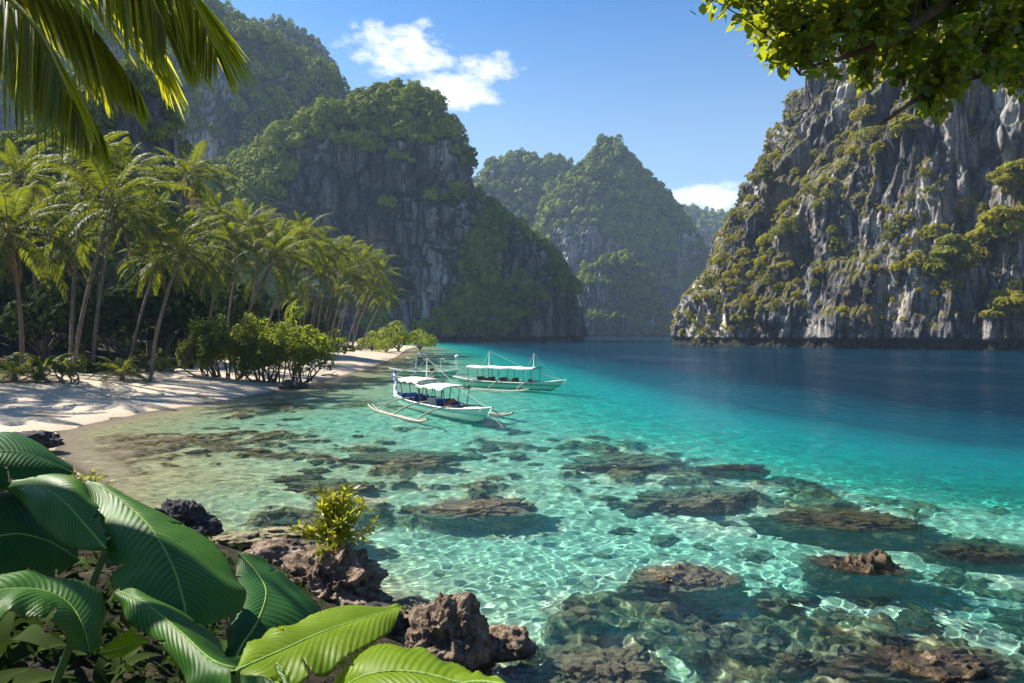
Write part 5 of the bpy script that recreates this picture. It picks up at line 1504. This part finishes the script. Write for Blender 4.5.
# small shrub with bare roots on the jagged rock
def spray_shrub(name, loc, seed, h, w, mat, label, nstem=24, per=46, leaf=.27, roots=True):
    rg = np.random.default_rng(seed); root = empty(name, loc, label, "shrub"); st = Acc(); C_, D_ = [], []
    for i in range(nstem):
        a = rg.random() * 6.28; r = w * rg.uniform(.1, 1.0) ** .7; e = np.array([math.cos(a) * r, math.sin(a) * r * .8, h * rg.uniform(.45, 1.0) * (1 - .35 * (r / w) ** 2)])
        c = crom([(rg.normal() * .03, rg.normal() * .03, -.1), (e[0] * .35, e[1] * .35, e[2] * .5), tuple(e)], 10)
        st.tube(c, np.linspace(.022, .008, 10), 5)
        for j in range(per):
            t = rg.uniform(.62, 1.0); k_ = min(8, int(t * 9)); b = c[k_]
            d = unit(rg.normal(size=3) * [1, 1, .6] + (c[k_ + 1] - c[k_]) * 4 + [0, 0, .1]); C_.append(b + rg.normal(size=3) * .03); D_.append(d)
    C_, D_ = np.array(C_), np.array(D_)
    v, f = ovate(C_, np.tile([0, -.2, 1.0], (len(C_), 1)) + rg.normal(size=C_.shape) * .4, D_, leaf * rg.uniform(.6, 1.2, len(C_)), rg, .125)
    obj("leaves", mesh_np("leaves", v, f, True), mat, root)
    obj("stems", st.mesh("stems"), M_BARK, root)
    if roots:
        rt = Acc()
        for i in range(12):
            a = rg.uniform(-2.9, .3); L_ = rg.uniform(.5, .95)
            rt.tube(crom([(0, 0, .02), (math.cos(a) * .22, math.sin(a) * .3 - .1, -.05), (math.cos(a) * .42 * L_, math.sin(a) * .55 - .25, -.35 * L_), (math.cos(a) * .5 * L_ + rg.normal() * .1, math.sin(a) * .62 - .35, -.75 * L_)], 9), np.linspace(.024, .008, 9), 5)
        obj("roots", rt.mesh("roots"), M_BARK, root)
    return root
M_SHRUB = mat_leaf("rock_shrub_leaves", (.12, .15, .012), (.30, .31, .025), .5, (.62, .60, .03), .4, .3)
q = on_z(330, 600, 0); spray_shrub("rock_shrub", (q.x - .02, q.y + .45, .64), 141, 1.80, .95, M_SHRUB, "small yellow green shrub with bare roots growing on the jagged brown rock")
q = at(78, 462, 20); spray_shrub("shore_shrub", (q.x, q.y, gz(q.x, q.y)), 142, .9, 1.5, M_SHRUB, "low yellowish shrub at the shore behind the dark broad leaves", 18, 26, .15, False)

# ------------------------------------------------------------------ overhanging palm fronds, top left
def frond_along(pts, seed, nl, ll, lw, droop, name, parent, bend=.5, fwd=.55):
    rg = np.random.default_rng(seed); P = crom([tuple(at(*q)) for q in pts], 40); n = 40; org = np.array(parent.location)
    tang = unit(np.gradient(P, axis=0)); V, F, off = [], [], 0
    for sgn in (1, -1):
        for t in np.linspace(.10, .995, nl):
            t = min(.998, t + rg.normal() * .003); u = t * (n - 1); i = min(int(u), n - 2); fr = u - i; b = P[i] * (1 - fr) + P[i + 1] * fr; tg = tang[i]
            side = unit(np.cross(tg, [0, 0, 1.0])) * sgn
            L_ = ll * (.55 + .45 * math.sin(math.pi * min(1, t * .9 + .1))) * (1 - .55 * max(0, t - .75) / .25) * rg.uniform(.85, 1.08)
            d = unit(side * .55 + tg * (fwd + .5 * t) + np.array([0, 0, -droop]) + rg.normal(size=3) * .05)
            nseg = 5; pts_ = [b]; dd = d.copy()
            for s in range(nseg):
                dd = unit(dd + np.array([0, 0, -bend * .22])); pts_.append(pts_[-1] + dd * L_ / nseg)
            pts_ = np.array(pts_); wv = unit(np.cross(d, side * 1.0 + rg.normal(size=3) * .35 + [0, 0, .2]))
            wd = lw * np.array([.35, 1, 1, .85, .6, .06]) * .5
            a = pts_ - wv * wd[:, None]; c = pts_ + wv * wd[:, None]; mid = pts_ + np.cross(wv, d) * wd[:, None] * .35
            for s in range(nseg + 1): V += [a[s], mid[s], c[s]]
            for s in range(nseg):
                o_ = off + s * 3; F += [[o_, o_ + 1, o_ + 4, o_ + 3], [o_ + 1, o_ + 2, o_ + 5, o_ + 4]]
            off += 3 * (nseg + 1)
    fo = obj(name, mesh_np(name, np.array(V) - org, np.array(F), True), M_PALM2, parent)
    obj("rachis", Acc().tube(P - org, np.linspace(.024, .004, n), 7).mesh("rachis"), M_RACHIS, fo)
M_PALM2 = mat_leaf("near_palm_leaflets", (.035, .065, .008), (.10, .140, .014), .62, (.72, .70, .03), .32, .4, 0.0, (.16, .11, .02))
TP = np.array(at(-190, -170, 4.2))
pz = gz(TP[0] - .6, TP[1]); root = empty("overhanging_palm", (TP[0] - .6, TP[1], pz), "near palm whose long fronds hang into the top corner of the view", "palm tree")
FRD = [([(-190, -170, 4.2), (0, -110, 4.0), (100, -75, 3.8), (170, -35, 3.6), (216, 50, 3.4)], 130, 0.92, .021, .42, .35, 1.1),
       ([(-190, -170, 4.2), (-90, -60, 3.9), (-10, 5, 3.7), (55, 60, 3.5), (98, 128, 3.35)], 110, .76, .020, 1.1, .5, .7),
       ([(-190, -170, 4.2), (-60, -120, 4.6), (50, -70, 4.7), (120, -20, 4.8), (160, 50, 4.9)], 110, 1.1, .026, .6, .4, .9),
       ([(-190, -170, 4.2), (-40, -140, 3.9), (60, -95, 3.6), (125, -45, 3.4), (165, 25, 3.3)], 120, .95, .022, .5, .4, 1.0),
       ([(-190, -170, 4.2), (-100, -90, 3.7), (-30, -35, 3.4), (35, 25, 3.2), (72, 100, 3.05)], 110, .75, .020, .7, .4, .9),
       ([(-190, -170, 4.2), (-20, -165, 4.5), (95, -110, 4.5), (165, -50, 4.5), (205, 15, 4.4)], 120, 1.0, .024, .5, .4, .9),
       ([(-190, -170, 4.2), (-70, -90, 4.9), (15, -40, 5.0), (85, 20, 5.0), (135, 88, 5.0)], 110, 1.0, .026, .6, .4, .9),
       ([(-190, -170, 4.2), (-160, -20, 3.6), (-110, 80, 3.3), (-60, 150, 3.1)], 90, .9, .022, .8, .4, .8),
       ([(-190, -170, 4.2), (-80, -150, 5.2), (10, -90, 5.4), (70, -10, 5.5), (100, 70, 5.5)], 100, 1.15, .028, .8, .4, .8)]
for i, (pts, nl, ll, lw, dr, bd, fw_) in enumerate(FRD): frond_along(pts, 151 + i, nl, ll, lw, dr, "frond", root, bd, fw_)
# the fronds of the same crown that reach the other way, over the broad leaves
for i, (dx, dy, dz, L_) in enumerate([(-1.6, -.7, .3, 3.8)]):
    d = unit(np.array([dx, dy, dz])); me = FR[2][i % 2][0]
    o = bpy.data.objects.new("frond", me); COL.objects.link(o); o.parent = root
    o.location = tuple(TP - np.array(root.location)); o.rotation_euler = (0, 0, math.atan2(dy, dx)); o.scale = (.70,) * 3
v, f = trunk_mesh((0, 0, -.4), tuple(TP - np.array(root.location)), (-.3, 0), .18, .12, np.random.default_rng(1))
obj("trunk", mesh_np("trunk", v, f, True), M_PBARK, root)

# ------------------------------------------------------------------ overhanging tree, top right
M_OVER = mat_leaf("overhanging_leaves", (.022, .045, .006), (.095, .135, .012), .50, (.44, .48, .02), .38, .35)
rg = np.random.default_rng(171)
TB = np.array([8.5, 4.5, 0]); TB[2] = -1.5
tree = empty("overhanging_tree", tuple(TB), "leafy tree whose branches hang over the top of the view in front of the cliff", "tree")
fork = np.array(at(1240, -60, 5.6))
tk = Acc().tube(crom([(0, 0, -.5), (.3, .2, 3), (-.1, .4, 6), tuple(fork - TB)], 16), np.linspace(.34, .17, 16), 10)
obj("trunk", tk.mesh("trunk"), M_BARK, tree)
LIMBS = [[(1240, -60, 5.6), (1100, -60, 5.4), (960, -30, 5.2), (840, 0, 5.2), (770, 40, 5.3)],
         [(1240, -60, 5.6), (1110, 0, 5.2), (1010, 40, 4.9), (930, 90, 4.8), (880, 125, 4.8)],
         [(1240, -60, 5.6), (1120, -100, 5.9), (980, -90, 6.0), (840, -50, 6.0), (720, -5, 6.0)],
         [(1240, -60, 5.6), (1140, 20, 5.8), (1070, 60, 5.9), (1000, 70, 6.1), (930, 95, 6.2)],
         [(1240, -60, 5.6), (1160, 30, 4.8), (1090, 80, 4.5), (1030, 95, 4.4)],
         [(1240, -60, 5.6), (1000, -20, 5.0), (890, 40, 4.9), (805, 68, 5.0)],
         [(1240, -60, 5.6), (1080, -50, 6.4), (940, 0, 6.6), (860, 50, 6.7), (800, 75, 6.8)]]
limb_pts = []
for L_ in LIMBS:
    c = crom([tuple(at(*q)) for q in L_], 30); limb_pts.append(c)
    obj("branch", Acc().tube(c - TB, np.linspace(.075, .008, 30), 7).mesh("branch"), M_BARK, tree)
LP = np.concatenate(limb_pts)
EDGE = [(690, -60, 8), (697, 10), (722, 22), (746, 22), (752, 60), (765, 75), (782, 78), (800, 85), (820, 82), (845, 96), (862, 108), (885, 116), (900, 126), (920, 128), (940, 142), (955, 120), (975, 104), (1000, 92), (1024, 105), (1080, 130)]
ex_, ey_ = np.array([e[0] for e in EDGE], float), np.array([e[1] for e in EDGE], float)
C_, D_, tw = [], [], Acc(); ntw = 0
tries = 0
while ntw < 540 and tries < 20000:
    tries += 1
    px = rg.uniform(690, 1120); lim = np.interp(px, ex_, ey_)
    py = rg.uniform(-130, lim)
    if px < 752 and (py < -60 or rg.random() < .55): continue
    gap = fbm(px * .018, py * .022, 0, 3, 175)
    if gap < -.58 and px < 960: continue
    d = rg.uniform(4.4, 6.8); e = np.array(at(px, py - 14, d))
    i = np.argmin(np.linalg.norm(LP - e, axis=1) + .3 * rg.random()); b = LP[i]
    if np.linalg.norm(b - e) > 1.6: continue
    mid = (b + e) / 2 + np.array([0, 0, .10]) + rg.normal(size=3) * .05
    c = crom([tuple(b), tuple(mid), tuple(e)], 9); tw.tube(c - TB, np.linspace(.011, .003, 9), 4); ntw += 1
    for j in range(44):
        t = rg.uniform(.35, 1.0); k_ = min(7, int(t * 8)); ax = unit(c[k_ + 1] - c[k_])
        C_.append(c[k_] + rg.normal(size=3) * .045); D_.append(unit(ax * .7 + rg.normal(size=3) * .8 + [0, 0, -.35]))
C_, D_ = np.array(C_), np.array(D_)
v, f = ovate(C_, np.tile([0, 0, 1.0], (len(C_), 1)) + rg.normal(size=C_.shape) * .55, D_, rg.uniform(.06, .115, len(C_)), rg, .33)
obj("leaves", mesh_np("leaves", v - TB, f, True), M_OVER, tree)
obj("twigs", tw.mesh("twigs"), M_BARK, tree)
